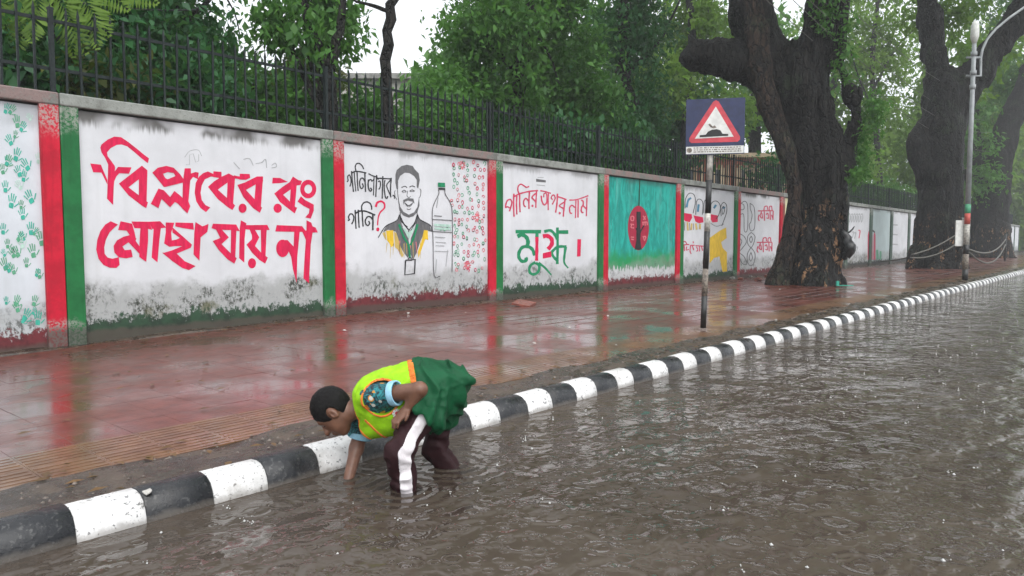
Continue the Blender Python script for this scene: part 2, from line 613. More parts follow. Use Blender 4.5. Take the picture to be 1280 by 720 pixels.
def bark_mat(name, dark, light, pale=None, amt=0.0):
    b = B(name)
    p = b.pos()
    v = b.map(p, (1, 1, 0.28))
    n1, n2 = b.noise(v, 5, 6, 0.7), b.noise(v, 26, 5, 0.7)
    n3 = b.noise(p, 1.1, 4, 0.6)
    col = b.mix(b.step(n1, 0.35, 0.68), dark, light)
    col = b.mix(b.math('MULTIPLY', b.step(n3, 0.52, 0.66), 0.6), col, (0.028, 0.045, 0.020))
    if pale:
        z = b.xyz(p)[2]
        s = b.math('MULTIPLY', b.step(b.math('ADD', b.noise(b.map(p, (1, 1, .5)), 4.2, 5, 0.7), b.math('MULTIPLY', n2, 0.16)), 0.645, 0.67), b.step(z, 2.6, 1.5))
        col = b.mix(b.math('MULTIPLY', s, amt), col, pale)
    wp = b.n('ShaderNodeVectorMath', {0: b.map(p, (1, 1, 0.32)), 1: b.n('ShaderNodeVectorMath', {0: b.n('ShaderNodeTexNoise', {'Vector': p, 'Scale': 5.0, 'Detail': 4.0}).outputs['Color'], 1: (.22, .22, .22)}, operation='MULTIPLY').outputs[0]}, operation='ADD').outputs[0]
    ce = b.n('ShaderNodeTexVoronoi', {'Vector': wp, 'Scale': 7.5}, feature='DISTANCE_TO_EDGE').outputs['Distance']
    plate_ = b.step(ce, 0.02, 0.16)
    col = b.mix(plate_, tuple(c * 0.35 for c in dark), col)
    flake = b.step(b.noise(v, 17, 5, 0.75), 0.54, 0.64)
    col = b.mix(b.math('MULTIPLY', flake, 0.65), col, tuple(min(1, c * 2.3) for c in light))
    rdg = b.math('ADD', b.math('MULTIPLY', b.noise(b.map(p, (1, 1, 0.16)), 11, 5, 0.7, 1.5), 0.5), plate_)
    h = b.math('ADD', b.math('ADD', n1, b.math('MULTIPLY', n2, 0.5)), b.math('MULTIPLY', rdg, 1.6))
    return b.done(col, b.step(n1, 0.3, 0.7, 0.5, 0.8), b.bump(h, 1.0, 0.14), Specular_IOR_Level=.3)


M['bark_rain'] = bark_mat('bark_rain', (0.006, 0.0055, 0.005), (0.020, 0.017, 0.015), (0.34, 0.19, 0.10), 0.9)
M['bark_brown'] = bark_mat('bark_brown', (0.010, 0.007, 0.005), (0.055, 0.034, 0.024))
M['bark_dark'] = bark_mat('bark_dark', (0.010, 0.010, 0.009), (0.035, 0.030, 0.025))


def leaf_mat(name, dark, light, trans=0.35):
    b = B(name)
    i = b.island()
    col = b.mix(i, dark, light)
    big = b.noise(b.pos(), 0.9, 2)
    col = b.mix(b.math('MULTIPLY', b.step(big, 0.35, 0.65), 0.4), col, tuple(c * 1.25 for c in light))
    d = b.n('ShaderNodeBsdfPrincipled', {'Base Color': col, 'Roughness': 0.42, 'Specular IOR Level': 0.35})
    t = b.n('ShaderNodeBsdfTranslucent', {'Color': b.mix(0.5, col, (0.12, 0.27, 0.03))})
    mx = b.n('ShaderNodeMixShader', {0: trans, 1: d.outputs[0], 2: t.outputs[0]})
    b.t.links.new(mx.outputs[0], b.out.inputs[0])
    return b.m


M['leaf_mid'] = leaf_mat('leaf_mid', (0.038, 0.130, 0.026), (0.105, 0.255, 0.052), 0.50)
M['leaf_dark'] = leaf_mat('leaf_dark', (0.014, 0.072, 0.026), (0.042, 0.150, 0.050), 0.40)
M['leaf_bright'] = leaf_mat('leaf_bright', (0.110, 0.205, 0.028), (0.22, 0.36, 0.052), 0.62)
M['leaf_olive'] = leaf_mat('leaf_olive', (0.040, 0.055, 0.012), (0.10, 0.11, 0.022), 0.35)

M['iron'] = plain('iron_paint', (0.010, 0.016, 0.016), 0.5, 0.4, 30, 0.1, **{'Specular_IOR_Level': .25})
M['concrete'] = plain('concrete', (0.24, 0.235, 0.22), 0.75, 0.35, 6, 0.4)

# ================================================================== THE SETTING
WY = 8.56                     # face of the wall panels
WTOP = 2.74
BAY, X0 = 3.38, 2.65


def foot_z(X):
    t = min(1.0, max(0.0, (7.2 - X) / 6.0))
    return 0.155 - 0.12 * t * t


def pave_z(X, Y):
    t = min(1.0, max(0.0, (Y - 4.6) / 4.0))
    return 0.105 * (1 - t) + foot_z(X) * t


def sheet(name, x0, x1, y0, y1, zf, nx, ny, m, parent=None):
    xs, ys = np.linspace(x0, x1, nx + 1), np.linspace(y0, y1, ny + 1)
    V = [(x, y, zf(x, y)) for x in xs for y in ys]
    Fs = [(i * (ny + 1) + j, (i + 1) * (ny + 1) + j, (i + 1) * (ny + 1) + j + 1, i * (ny + 1) + j + 1) for i in range(nx) for j in range(ny)]
    me = bpy.data.meshes.new(name); me.from_pydata(V, [], Fs); me.update()
    return link(name, me, parent, m)


ground = tag(sheet('ground', -60, 230, -120, 160, lambda x, y: -0.32, 4, 4, M['ground']), kind='structure')
road = tag(sheet('road', -30, 160, -14, 3.22, lambda x, y: -0.22, 4, 2, M['asphalt']), kind='structure')
water = tag(sheet('flood_water', -30, 160, -14, 3.22, lambda x, y: 0.0, 20, 8, M['water']), kind='structure')
verge = tag(sheet('garden_soil', -30, 160, WY + 0.24, 60, lambda x, y: 0.10, 4, 4, M['ground']), kind='structure')
far_verge = tag(sheet('far_roadside', -30, 160, -60, -14, lambda x, y: 0.05, 4, 4, M['ground']), kind='structure')

# pavement bed + tiles
pavement = tag(sheet('pavement', -8, 95, 3.27, WY + 0.05, lambda x, y: pave_z(x, y) - 0.012, 100, 16, M['joint']), kind='structure')
soil = tag(sheet('muddy_strip', -8, 95, 3.29, 3.72, lambda x, y: pave_z(x, y) + 0.004 + 0.012 * math.sin(x * 5.1 + y * 9) + random.uniform(-.008, .008), 700, 7, M['mud']), kind='structure')

soil2 = tag(sheet('wall_foot_mud', -8, 95, WY - .17, WY + .02, lambda x, y: pave_z(x, y) + .006 + .05 * max(0, (y - WY + .12)) * 2 + .012 * math.sin(x * 3.7) * (y > WY - .15) + random.uniform(-.006, .006) - (.03 if y < WY - .16 else 0), 700, 5, M['mud']), kind='structure')
T = 0.30
tile_b = MB()
hx = T / 2 - 0.0008
V = [(-hx, -hx, -0.03), (hx, -hx, -0.03), (hx, hx, -0.03), (-hx, hx, -0.03)]
q = hx - 0.0012
V += [(-hx, -hx, -0.0015), (hx, -hx, -0.0015), (hx, hx, -0.0015), (-hx, hx, -0.0015), (-q, -q, 0), (q, -q, 0), (q, q, 0), (-q, q, 0)]
Fs = [(0, 1, 5, 4), (1, 2, 6, 5), (2, 3, 7, 6), (3, 0, 4, 7), (4, 5, 9, 8), (5, 6, 10, 9), (6, 7, 11, 10), (7, 4, 8, 11), (8, 9, 10, 11)]
tile_b.add(V, Fs)
# two rows of ribbed yellow tiles: raised ribs along the kerb
rib = MB()
rib.add(V, Fs)
for k in range(5):
    rib.box((0, -0.11 + 0.055 * k, 0.0), (T * 0.92, 0.022, 0.005))
me_red, me_yel = tile_b.mesh('paver'), rib.mesh('yellow_paver')
me_red.materials.append(M['paver_red']); me_yel.materials.append(M['paver_yellow'])
tiles = []
Y0 = 3.70
for j in range(17):
    for i in range(-14, 230):
        x, y = i * T, Y0 + (j + 0.5) * T
        if y + T / 2 > WY - 0.0: continue
        z = pave_z(x, y) + random.uniform(-0.001, 0.001)
        d = np.array([x, y, z]) - CAM
        dep = d @ Fw
        tiles.append((x, y, z, j < 2, dep, (d @ Rt) / max(dep, .01) * FPX + 640))
vis = sorted([t for t in tiles if t[4] > 1.0 and -30 < t[5] < 1310], key=lambda t: t[4])[:300]
vset = set((t[0], t[1]) for t in vis)
for t in vis:
    o = link('yellow_paver' if t[3] else 'paver', me_yel if t[3] else me_red, pavement)
    o.location = t[:3]
    dzx = (pave_z(t[0] + .1, t[1]) - pave_z(t[0] - .1, t[1])) / .2
    dzy = (pave_z(t[0], t[1] + .1) - pave_z(t[0], t[1] - .1)) / .2
    o.rotation_euler = (math.atan(dzy) + random.uniform(-.003, .003), -math.atan(dzx) + random.uniform(-.003, .003), 0)
rest = {False: MB(), True: MB()}
Vn = np.array(V)
Fn = Fs
for t in tiles:
    if (t[0], t[1]) in vset: continue
    rest[t[3]].add(Vn + np.array(t[:3]), Fn)
tag(rest[False].build('pavers', M['paver_red'], pavement), kind='stuff')
tag(rest[True].build('yellow_pavers', M['paver_yellow'], pavement), kind='stuff')

# ------------------------------------------------------------------ kerb
kerb = tag(empty('kerb', (0, 3.225, 0)), kind='structure')


def kerb_mesh(L):
    prof = [(3.36, -0.24), (3.315, -0.02), (3.322, 0.03), (3.330, 0.062), (3.350, 0.096), (3.382, 0.118), (3.42, 0.126), (3.47, 0.124), (3.50, 0.110), (3.505, -0.1)]
    b = MB()
    xs = [0.0, 0.004, L / 2, L - 0.004, L]
    inset = [0.005, 0, 0, 0, 0.005]
    n = len(prof)
    cy, cz = 3.41, 0.02
    VV = []
    for x, s in zip(xs, inset):
        for (y, z) in prof:
            dy, dz = y - cy, z - cz
            l = math.hypot(dy, dz)
            VV.append((x, y - dy / l * s - 3.4, z - dz / l * s))
    FF = [(i * n + k, i * n + k + 1, (i + 1) * n + k + 1, (i + 1) * n + k) for i in range(len(xs) - 1) for k in range(n - 1)]
    FF += [tuple(range(n)), tuple((len(xs) - 1) * n + k for k in reversed(range(n)))]
    b.add(VV, FF, False)
    me = recalc(b.mesh('kerb_stone'))
    me.polygons.foreach_set('use_smooth', [len(p.vertices) == 4 for p in me.polygons])
    return me


LB, LW = 0.296, 0.270
kb, kw = kerb_mesh(LB), kerb_mesh(LW)
kb.materials.append(M['kerb_black']); kw.materials.append(M['kerb_white'])
x, w = 0.982, True
while x > -3.0:
    x -= LB if w else LW
    w = not w
while x < 62:
    o = link('kerb_stone', kw if w else kb, kerb)
    o.location = (x, random.uniform(-.005, .005), random.uniform(-.004, .004))
    o.rotation_euler = (random.uniform(-.035, .035), random.uniform(-.008, .008), random.uniform(-.012, .012))
    x += LW if w else LB
    w = not w
far = MB()
far.box((80, 0.0, 0.0), (36, 0.18, 0.29))
tag(far.build('kerb_run', M['kerb_white'], kerb), kind='stuff')

# ================================================================== THE WALL
wall = tag(empty('boundary_wall', (0, WY + 0.1, 0)), 'long white boundary wall painted with slogans, handprints and a portrait, framed in red and green', 'wall')
wl = np.array([0, WY + 0.1, 0])
PH = 0.185                    # half of a twin pilaster
FIRST, LAST = -3, 24
FR = {}
for n in range(FIRST, LAST):
    if n < 6: FR[n] = 'red' if n % 2 else 'green'
    else: FR[n] = {6: 'brown', 8: 'dull', 9: 'dull'}.get(n, 'dull')
panels = {}
for n in range(FIRST, LAST):
    xa, xb = X0 + BAY * n, X0 + BAY * (n + 1)
    fc = FR[n]
    base = {'red': RED, 'green': GRN, 'dull': (0.06, 0.08, 0.06), 'brown': (0.2, 0.06, 0.05)}[fc]
    kw_ = dict(grime={0: 1.0, -1: 0.75, 1: 0.85, 2: 0.8, 4: 0.7, 5: 0.7}.get(n, 0.7), topgrime=1.0 if n in (0, 5) else 0.5, seed=3.7 * n)
    if n == -1: kw_.update(field=(0.62, 0.66, 0.70), topgrime=0.3)
    if n == 3: kw_.update(teal=True, grime=0.5)
    if n == 9: kw_.update(field=(0.50, 0.60, 0.60))
    if n == 6: kw_.update(field=(0.75, 0.73, 0.45))
    pm = panel_mat('panel_%d' % n, base, **kw_)
    zb = min(foot_z(xa), foot_z(xb)) - 0.08
    mb = MB()
    mb.box(((xa + xb) / 2 - xa, 0.10, (WTOP - 0.15 + zb) / 2 - foot_z((xa + xb) / 2)), (BAY - 0.004, 0.20, WTOP - 0.15 - zb))
    p = mb.build('wall_panel', pm, wall)
    p.location = np.array([xa, WY, foot_z((xa + xb) / 2)]) - wl
    panels[n] = p
    for side in (0, 1):
        c = xa + PH / 2 if side == 0 else xb - PH / 2
        mb = MB()
        zt = WTOP - 0.07 - random.uniform(0, .01)
        mb.box((c, WY - 0.022, (zt + zb) / 2), (PH - 0.006, 0.055 + (0.006 if side else 0), zt - zb))
        o = mb.build('pilaster', M['frame_' + fc], wall)
        o.location = -Vector(wl)
        bv = o.modifiers.new('bevel', 'BEVEL'); bv.width = 0.012; bv.segments = 2
        tag(o, {'red': 'red painted pilaster', 'green': 'green painted pilaster'}.get(fc))
    mb = MB()
    mb.box(((xa + xb) / 2, WY + 0.085, WTOP - 0.065), (BAY - 0.006, 0.30, 0.13))
    o = mb.build('coping', M['coping_red'] if fc == 'red' else M['coping_grey'], wall)
    o.location = -Vector(wl)
    bv = o.modifiers.new('bevel', 'BEVEL'); bv.width = 0.014; bv.segments = 2

# ------------------------------------------------------------------ painted lettering (flat paint on the panels)
class Paint:
    """strokes and filled shapes, given as photo points and laid on the panel's face"""
    def __init__(self, ox, oy, s):
        self.ox, self.oy, self.s = ox, oy, s
        self.groups = {}
        self.k = 0
        self.lift = 0.0

    def _off(self):
        self.k += 1
        return WY - 0.0012 - 0.0004 * (self.k % 11) - self.lift

    def w(self, p, Y):
        return Vector(on_y(self.ox + p[0] / self.s, self.oy + p[1] / self.s, WY)) + Vector((0, Y - WY, 0))

    def poly(self, m, pts):
        Y = self._off()
        vs_ = [self.w(p, Y) for p in pts]
        tri = tessellate_polygon([[Vector((v.x, v.z, 0)) for v in vs_]])
        self.groups.setdefault(m, MB()).add(vs_, [tuple(t) for t in tri])

    def oval(self, m, c, rx, ry=None, inner=0.0, n=18, a0=0.0, a1=2 * math.pi):
        ry = ry or rx
        if inner <= 0:
            self.poly(m, [(c[0] + rx * math.cos(2 * math.pi * k / n), c[1] + ry * math.sin(2 * math.pi * k / n)) for k in range(n)])
            return
        Y = self._off()
        vs_, fs_ = [], []
        for k in range(n + 1):
            a = a0 + (a1 - a0) * k / n
            for r_ in (1.0, inner):
                vs_.append(self.w((c[0] + rx * r_ * math.cos(a), c[1] + ry * r_ * math.sin(a)), Y))
        for k in range(n):
            fs_.append((2 * k, 2 * k + 1, 2 * k + 3, 2 * k + 2))
        self.groups.setdefault(m, MB()).add(vs_, fs_)

    def line(self, m, pts, wd, smooth=True, taper=0.0):
        if smooth and len(pts) > 2:
            out = []
            P = [np.array(p, float) for p in pts]
            P = [2 * P[0] - P[1]] + P + [2 * P[-1] - P[-2]]
            for i in range(1, len(P) - 2):
                for t in np.linspace(0, 1, 5)[:-1]:
                    a, b_, c, d = P[i - 1], P[i], P[i + 1], P[i + 2]
                    out.append(0.5 * (2 * b_ + (c - a) * t + (2 * a - 5 * b_ + 4 * c - d) * t * t + (3 * b_ - a - 3 * c + d) * t ** 3))
            out.append(P[-2])
            pts = out
        pts = [np.array(p, float) for p in pts]
        Y = self._off()
        vs_ = []
        for i, p in enumerate(pts):
            t = pts[min(i + 1, len(pts) - 1)] - pts[max(i - 1, 0)]
            t = t / (np.linalg.norm(t) + 1e-9)
            nrm = np.array([-t[1], t[0]])
            h = wd / 2 * (1 - taper * i / max(1, len(pts) - 1)) * (1 + 0.10 * math.sin(i * 1.7))
            vs_ += [self.w(p + nrm * h, Y), self.w(p - nrm * h, Y)]
        self.groups.setdefault(m, MB()).add(vs_, [(2 * i, 2 * i + 1, 2 * i + 3, 2 * i + 2) for i in range(len(pts) - 1)])

    def finish(self, name, panel):
        outs = []
        for m, mb in self.groups.items():
            me = recalc(mb.mesh(name))
            o = link(name, me, panel, M[m])
            o.location = -(Vector(wl) + panel.location)
            outs.append(o)
        self.groups = {}
        return outs


# --- slogan panel, first line
L = 'letter_red'
S = 6.544
P = Paint(110, 160, S)
P.poly(L, [(100, 160), (110, 135), (160, 95), (215, 70), (270, 75), (330, 115), (400, 170), (460, 220), (498, 248), (490, 288), (440, 250), (370, 190), (320, 150), (275, 135), (235, 138), (185, 165), (155, 200), (160, 230), (190, 270), (220, 312), (210, 335), (165, 300), (140, 245), (110, 200)])
P.poly(L, [(165, 282), (190, 282), (222, 322), (215, 370), (218, 400), (210, 480), (205, 630), (155, 578), (160, 450)])
P.poly(L, [(18, 290), (105, 300), (125, 350), (158, 425), (158, 462), (110, 365), (42, 362)])
P.poly(L, [(245, 318), (355, 322), (335, 374), (255, 370), (232, 395), (212, 440), (214, 360)])
P.poly(L, [(252, 455), (440, 308), (485, 345), (440, 400), (330, 485), (415, 550), (478, 600), (490, 608), (475, 655), (440, 635), (330, 550)])
P.poly(L, [(485, 345), (478, 605), (415, 555), (415, 395)])
P.poly(L, [(525, 365), (570, 325), (640, 310), (700, 325), (750, 375), (785, 425), (715, 395), (700, 368), (650, 360), (612, 375), (632, 412), (640, 480), (620, 482)])
P.poly(L, [(632, 410), (650, 420), (715, 393), (785, 418), (782, 445), (630, 482)])
P.poly(L, [(790, 330), (840, 330), (840, 365), (835, 430), (820, 600), (835, 640), (812, 698), (770, 660), (775, 440)])
P.poly(L, [(575, 495), (620, 510), (670, 565), (705, 515), (750, 550), (800, 600), (815, 690), (770, 655), (735, 620), (710, 605), (670, 648), (600, 580), (575, 655), (512, 620)])
P.poly(L, [(832, 375), (880, 360), (905, 365), (900, 420), (860, 400), (828, 440)])
P.poly(L, [(980, 355), (1025, 375), (1000, 400), (955, 420), (930, 470), (920, 530), (930, 590), (960, 630), (1000, 650), (965, 688), (920, 655), (885, 600), (872, 530), (880, 450), (910, 395), (940, 370)])
P.ox, P.oy = 240, 190
P.poly(L, [(130, 285), (180, 240), (235, 205), (300, 175), (355, 205), (345, 250), (290, 250), (210, 308), (285, 375), (340, 425), (352, 438), (330, 475), (290, 450), (210, 385)])
P.poly(L, [(290, 245), (352, 205), (335, 430), (285, 380)])
P.poly(L, [(175, 158), (240, 162), (242, 215), (172, 205)])
P.poly(L, [(110, 165), (182, 185), (178, 202), (120, 200)])
P.poly(L, [(370, 270), (430, 250), (480, 225), (530, 200), (580, 200), (580, 240), (520, 265), (440, 310), (510, 385), (560, 445), (572, 455), (555, 497), (500, 460), (420, 370)])
P.poly(L, [(520, 260), (580, 210), (562, 450), (510, 395)])
P.poly(L, [(390, 178), (470, 180), (475, 210), (440, 228), (388, 225)])
P.poly(L, [(340, 190), (392, 202), (388, 222), (345, 215)])
P.oval(L, (412, 460), 33, 38)
P.poly(L, [(660, 210), (720, 212), (785, 245), (720, 255), (655, 258)])
P.poly(L, [(672, 340), (740, 285), (800, 245), (825, 200), (870, 230), (900, 235), (888, 270), (850, 275), (745, 350), (800, 405), (845, 450), (860, 455), (840, 503), (790, 465), (720, 410)])
P.poly(L, [(808, 270), (860, 230), (840, 455), (800, 410)])
P.oval(L, (700, 460), 34, 38)
P.oval(L, (950, 303), 66, 76, 0.48, 24)
P.poly(L, [(890, 362), (925, 393), (995, 430), (995, 480), (970, 545), (925, 535), (955, 500), (960, 465), (910, 440), (862, 405)])
# second line
P.ox, P.oy = 110, 260
P.poly(L, [(185, 108), (245, 135), (215, 160), (175, 200), (145, 260), (132, 320), (135, 375), (160, 405), (200, 415), (250, 402), (258, 465), (230, 490), (175, 488), (125, 465), (85, 415), (66, 340), (75, 260), (100, 190), (140, 135)])
P.poly(L, [(265, 108), (360, 128), (380, 200), (392, 260), (340, 265), (342, 225), (315, 185), (245, 180)])
P.poly(L, [(340, 222), (395, 250), (380, 285), (330, 280), (280, 315), (300, 345), (352, 340), (365, 400), (310, 412), (250, 402), (215, 365), (208, 310), (235, 265), (290, 235)])
P.poly(L, [(375, 250), (432, 330), (430, 385), (330, 280)])
P.poly(L, [(430, 130), (490, 130), (490, 270), (475, 440), (418, 400), (420, 280)])
P.poly(L, [(355, 110), (500, 112), (525, 180), (490, 170), (380, 165)])
P.poly(L, [(540, 120), (600, 130), (585, 250), (568, 445), (520, 405), (530, 260)])
P.poly(L, [(498, 112), (590, 108), (640, 160), (600, 165), (525, 172)])
P.poly(L, [(635, 118), (705, 120), (690, 170), (680, 200), (685, 265), (722, 258), (720, 310), (665, 318), (622, 290), (635, 200)])
P.poly(L, [(690, 158), (795, 250), (850, 300), (840, 325), (720, 375), (610, 370), (690, 345), (770, 312), (680, 312), (690, 272), (750, 245), (690, 200)])
P.poly(L, [(605, 365), (720, 368), (790, 435), (880, 475), (825, 508), (770, 490), (690, 435)])
P.poly(L, [(715, 118), (860, 122), (865, 178), (780, 165), (712, 150)])
P.poly(L, [(878, 115), (935, 150), (985, 130), (975, 195), (920, 240), (910, 430), (862, 380), (868, 200)])
P.ox, P.oy = 240, 260
P.poly(L, [(170, 128), (360, 135), (390, 190), (330, 180), (200, 178), (158, 165)])
P.poly(L, [(190, 165), (235, 168), (300, 240), (240, 295), (320, 375), (365, 410), (345, 455), (290, 420), (215, 340), (168, 270), (230, 245), (215, 215)])
P.poly(L, [(318, 175), (362, 175), (352, 420), (315, 380)])
P.poly(L, [(400, 100), (445, 125), (440, 160), (430, 250), (428, 448), (385, 410), (388, 250), (390, 165)])
P.poly(L, [(438, 140), (615, 138), (635, 180), (500, 180), (438, 175)])
P.poly(L, [(470, 175), (515, 178), (550, 240), (515, 310), (570, 370), (620, 405), (598, 455), (550, 425), (490, 365), (445, 300), (490, 255), (490, 225)])
P.poly(L, [(562, 175), (610, 178), (600, 410), (565, 375)])
P.oval(L, (490, 452), 33, 42)
P.poly(L, [(692, 140), (900, 148), (935, 195), (860, 195), (680, 192)])
P.poly(L, [(835, 188), (880, 195), (860, 400), (855, 615), (825, 500), (810, 400), (785, 345), (790, 290), (830, 320)])
P.oval(L, (740, 330), 53, 72)
P.poly(L, [(720, 262), (780, 262), (830, 315), (825, 372), (780, 332)])
P.poly(L, [(935, 100), (975, 120), (985, 150), (1010, 160), (1028, 200), (985, 200), (970, 300), (955, 615), (910, 575), (920, 400), (930, 260), (895, 180), (935, 185)])
P.finish('slogan_lettering', panels[0])
# faint ghost of an older scribble above the slogan
P = Paint(110, 160, S)
P.line('ink_pale', [(800, 300), (830, 300), (830, 220), (860, 210), (880, 280), (905, 270), (905, 215)], 5, False)
P.line('ink_pale', [(790, 240), (830, 190), (900, 180), (930, 230)], 5)
P.ox, P.oy = 240, 190
P.line('ink_pale', [(340, 85), (390, 140)], 6, False)
P.line('ink_pale', [(420, 60), (470, 55), (500, 110)], 6)
P.line('ink_pale', [(520, 95), (570, 85), (600, 60), (610, 130)], 6)
P.line('ink_pale', [(650, 110), (680, 90), (690, 120), (650, 130)], 5)
P.finish('faded_scribble', panels[0])

# --- portrait panel
K = 'ink_black'
P = Paint(430, 200, 14.4)
for pts in ([(50, 392), (72, 372), (66, 300), (95, 268), (118, 320), (126, 400), (105, 478)], [(135, 200), (150, 400), (170, 575)], [(180, 195), (195, 400), (212, 565)], [(232, 200), (240, 380), (252, 555)],
            [(212, 190), (200, 120), (225, 68), (275, 62), (325, 105), (352, 165)], [(135, 235), (200, 205), (300, 212), (400, 235)], [(375, 390), (340, 330), (300, 335), (278, 400), (290, 490), (320, 512), (345, 470), (325, 420)], [(372, 230), (378, 400), (385, 575)],
            [(435, 245), (520, 285), (600, 310)], [(440, 350), (430, 440), (445, 530), (475, 560), (495, 530), (470, 500)], [(445, 370), (480, 350), (505, 390)], [(505, 382), (535, 350)], [(540, 300), (535, 450), (528, 640)], [(585, 270), (580, 450), (570, 665)],
            [(595, 330), (650, 330), (850, 340)], [(610, 390), (645, 380), (655, 440), (640, 510), (618, 525)], [(600, 320), (618, 352)], [(697, 290), (690, 500), (685, 695)], [(735, 360), (722, 430), (725, 560), (745, 670), (770, 690), (785, 650)],
            [(840, 355), (765, 450), (800, 560), (840, 650)], [(848, 320), (835, 500), (838, 670)]):
    P.line(K, pts, 22 + random.uniform(-3, 3))
P.line(K, [(872, 640), (902, 645), (905, 700)], 30, True, .5)
P.oy = 245
for pts in ([(66, 442), (95, 430), (80, 380), (110, 325), (150, 330), (175, 380), (165, 450), (135, 508)], [(200, 250), (205, 420), (215, 590)], [(255, 245), (262, 420), (272, 570)], [(210, 310), (270, 275), (370, 270), (470, 305), (560, 345)],
            [(325, 260), (330, 400), (342, 550)], [(318, 260), (318, 180), (350, 125), (410, 105), (470, 135), (495, 200), (495, 245)], [(520, 430), (470, 375), (420, 375), (380, 440), (395, 510), (430, 530), (460, 490), (440, 450)], [(515, 330), (518, 470), (515, 615)]):
    P.line(K, pts, 26 + random.uniform(-3, 3))
P.finish('black_lettering', panels[1])
P = Paint(430, 190, 6.0)
P.line('letter_red', [(238, 412), (248, 382), (275, 370), (300, 384), (302, 420), (272, 452), (257, 490), (251, 550)], 17, True, 0.45)
P.oval('letter_red', (253, 580), 12, 15)
P.finish('red_question_mark', panels[1])
# portrait of a man: outline, hair, beard
P.poly('ink_grey', [(385, 170), (395, 135), (430, 105), (470, 95), (515, 105), (530, 130), (560, 160), (568, 210), (556, 275), (545, 262), (545, 210), (525, 180), (490, 158), (455, 155), (420, 180), (405, 215), (405, 275), (394, 278), (385, 230)])
P.poly('ink_grey', [(403, 340), (420, 408), (445, 448), (485, 470), (525, 452), (550, 412), (562, 338), (566, 400), (550, 450), (520, 482), (485, 492), (445, 477), (415, 440)])
P.poly('ink_grey', [(443, 360), (478, 345), (520, 350), (528, 388), (512, 372), (480, 364), (455, 372), (447, 398)])
P.finish('portrait_hair', panels[1])
for pts, wd in (([(430, 266), (455, 257), (472, 266)], 6), ([(490, 263), (510, 254), (532, 262)], 6), ([(433, 296), (450, 286), (467, 296)], 5), ([(491, 293), (510, 284), (529, 293)], 5),
                ([(436, 300), (466, 300)], 4), ([(492, 297), (528, 297)], 4),
                ([(478, 290), (472, 328), (486, 342), (500, 332)], 4), ([(455, 382), (485, 402), (517, 380)], 6), ([(460, 392), (485, 412), (512, 392)], 4),
                ([(470, 425), (485, 432), (502, 425)], 5), ([(400, 270), (404, 330), (416, 400)], 4), ([(384, 288), (378, 302), (386, 342), (397, 356)], 4),
                ([(566, 275), (576, 290), (571, 330), (560, 346)], 4), ([(420, 450), (428, 518), (476, 562)], 5), ([(546, 448), (546, 510), (498, 590)], 5)):
    P.line(K, pts, wd)
P.finish('portrait_outline', panels[1])
P = Paint(470, 195, 4.645)
P.poly('ink_grey', [(135, 338), (150, 398), (188, 478), (198, 560), (184, 592), (160, 560), (130, 505), (115, 440), (70, 428), (38, 446), (60, 405), (120, 375)])
P.poly('ink_grey', [(240, 338), (226, 418), (202, 478), (196, 560), (215, 604), (236, 560), (255, 500), (285, 432), (322, 440), (312, 402), (252, 370)])
P.poly('yellow_paint', [(58, 434), (100, 430), (104, 518), (88, 530), (76, 505), (64, 492)])
P.poly('yellow_paint', [(278, 430), (300, 432), (302, 488), (286, 482), (272, 520), (246, 592), (242, 556), (262, 500)])
P.poly('ochre_paint', [(104, 440), (118, 446), (140, 520), (160, 575), (150, 590), (128, 545), (110, 530)])
P.poly('ochre_paint', [(36, 448), (54, 440), (60, 492), (46, 470)])
P.poly('pale_green_paint', [(150, 410), (190, 484), (226, 412), (206, 426), (192, 446), (172, 426)])
P.line(K, [(12, 474), (32, 440), (60, 404), (120, 374), (136, 340)], 5)
P.line(K, [(240, 340), (256, 370), (314, 402), (324, 440)], 5)
P.line(K, [(136, 340), (160, 392), (190, 430)], 6)
P.line(K, [(240, 340), (222, 392), (192, 430), (188, 460)], 6)
for k in range(11):                                    # dry-brush ends of the coat
    xx = 64 + k * 19 + random.uniform(-5, 5)
    P.line(random.choice(['ink_grey', 'ochre_paint', 'ochre_paint', 'pink_print']), [(xx, 500 + random.uniform(-20, 10)), (xx + random.uniform(-6, 10), 560 + random.uniform(-10, 40))], 5, True, 0.7)
P.finish('portrait_coat', panels[1])
P.lift = 0.005
P.line('letter_green', [(132, 396), (160, 470), (188, 520), (195, 592)], 12)
P.line('letter_green', [(240, 396), (218, 470), (198, 518)], 12)
P.line(K, [(170, 606), (226, 600), (222, 682), (166, 690), (170, 606)], 8, False)
P.line(K, [(186, 592), (206, 592), (206, 606), (186, 606), (186, 592)], 5, False)
P.finish('portrait_lanyard', panels[1])
G_ = 'ink_grey'
for pts in ([(362, 196), (362, 222), (336, 276), (325, 332), (330, 500), (336, 692), (372, 697)], [(398, 192), (401, 222), (430, 272), (441, 332), (442, 500), (440, 672)],
            [(326, 368), (441, 374)], [(329, 438), (441, 444)], [(336, 346), (380, 350)]):
    P.line(G_, pts, 4.5)
for pts in ([(340, 470), (400, 474)], [(345, 500), (405, 504)], [(338, 552), (420, 556)], [(350, 600), (345, 680)], [(415, 545), (405, 640)], [(360, 240), (350, 300)], [(345, 520), (395, 522)]):
    P.line('ink_pale', pts, 4)
P.poly('ink_black', [(360, 184), (400, 186), (400, 197), (360, 195)])
P.poly('letter_green', [(358, 154), (398, 156), (400, 181), (358, 179)])
P.line('leaf_print', [(372, 432), (384, 418), (396, 432), (410, 418), (424, 428)], 8)
P.line('pale_green_paint', [(336, 400), (432, 406)], 14)
P.line('pale_green_paint', [(338, 420), (434, 426)], 12)
P.finish('painted_bottle', panels[1])
P = Paint(540, 190, 4.24)
cells = [(x_, y_) for x_ in range(112, 300, 27) for y_ in range(58, 620, 33)]
random.shuffle(cells)
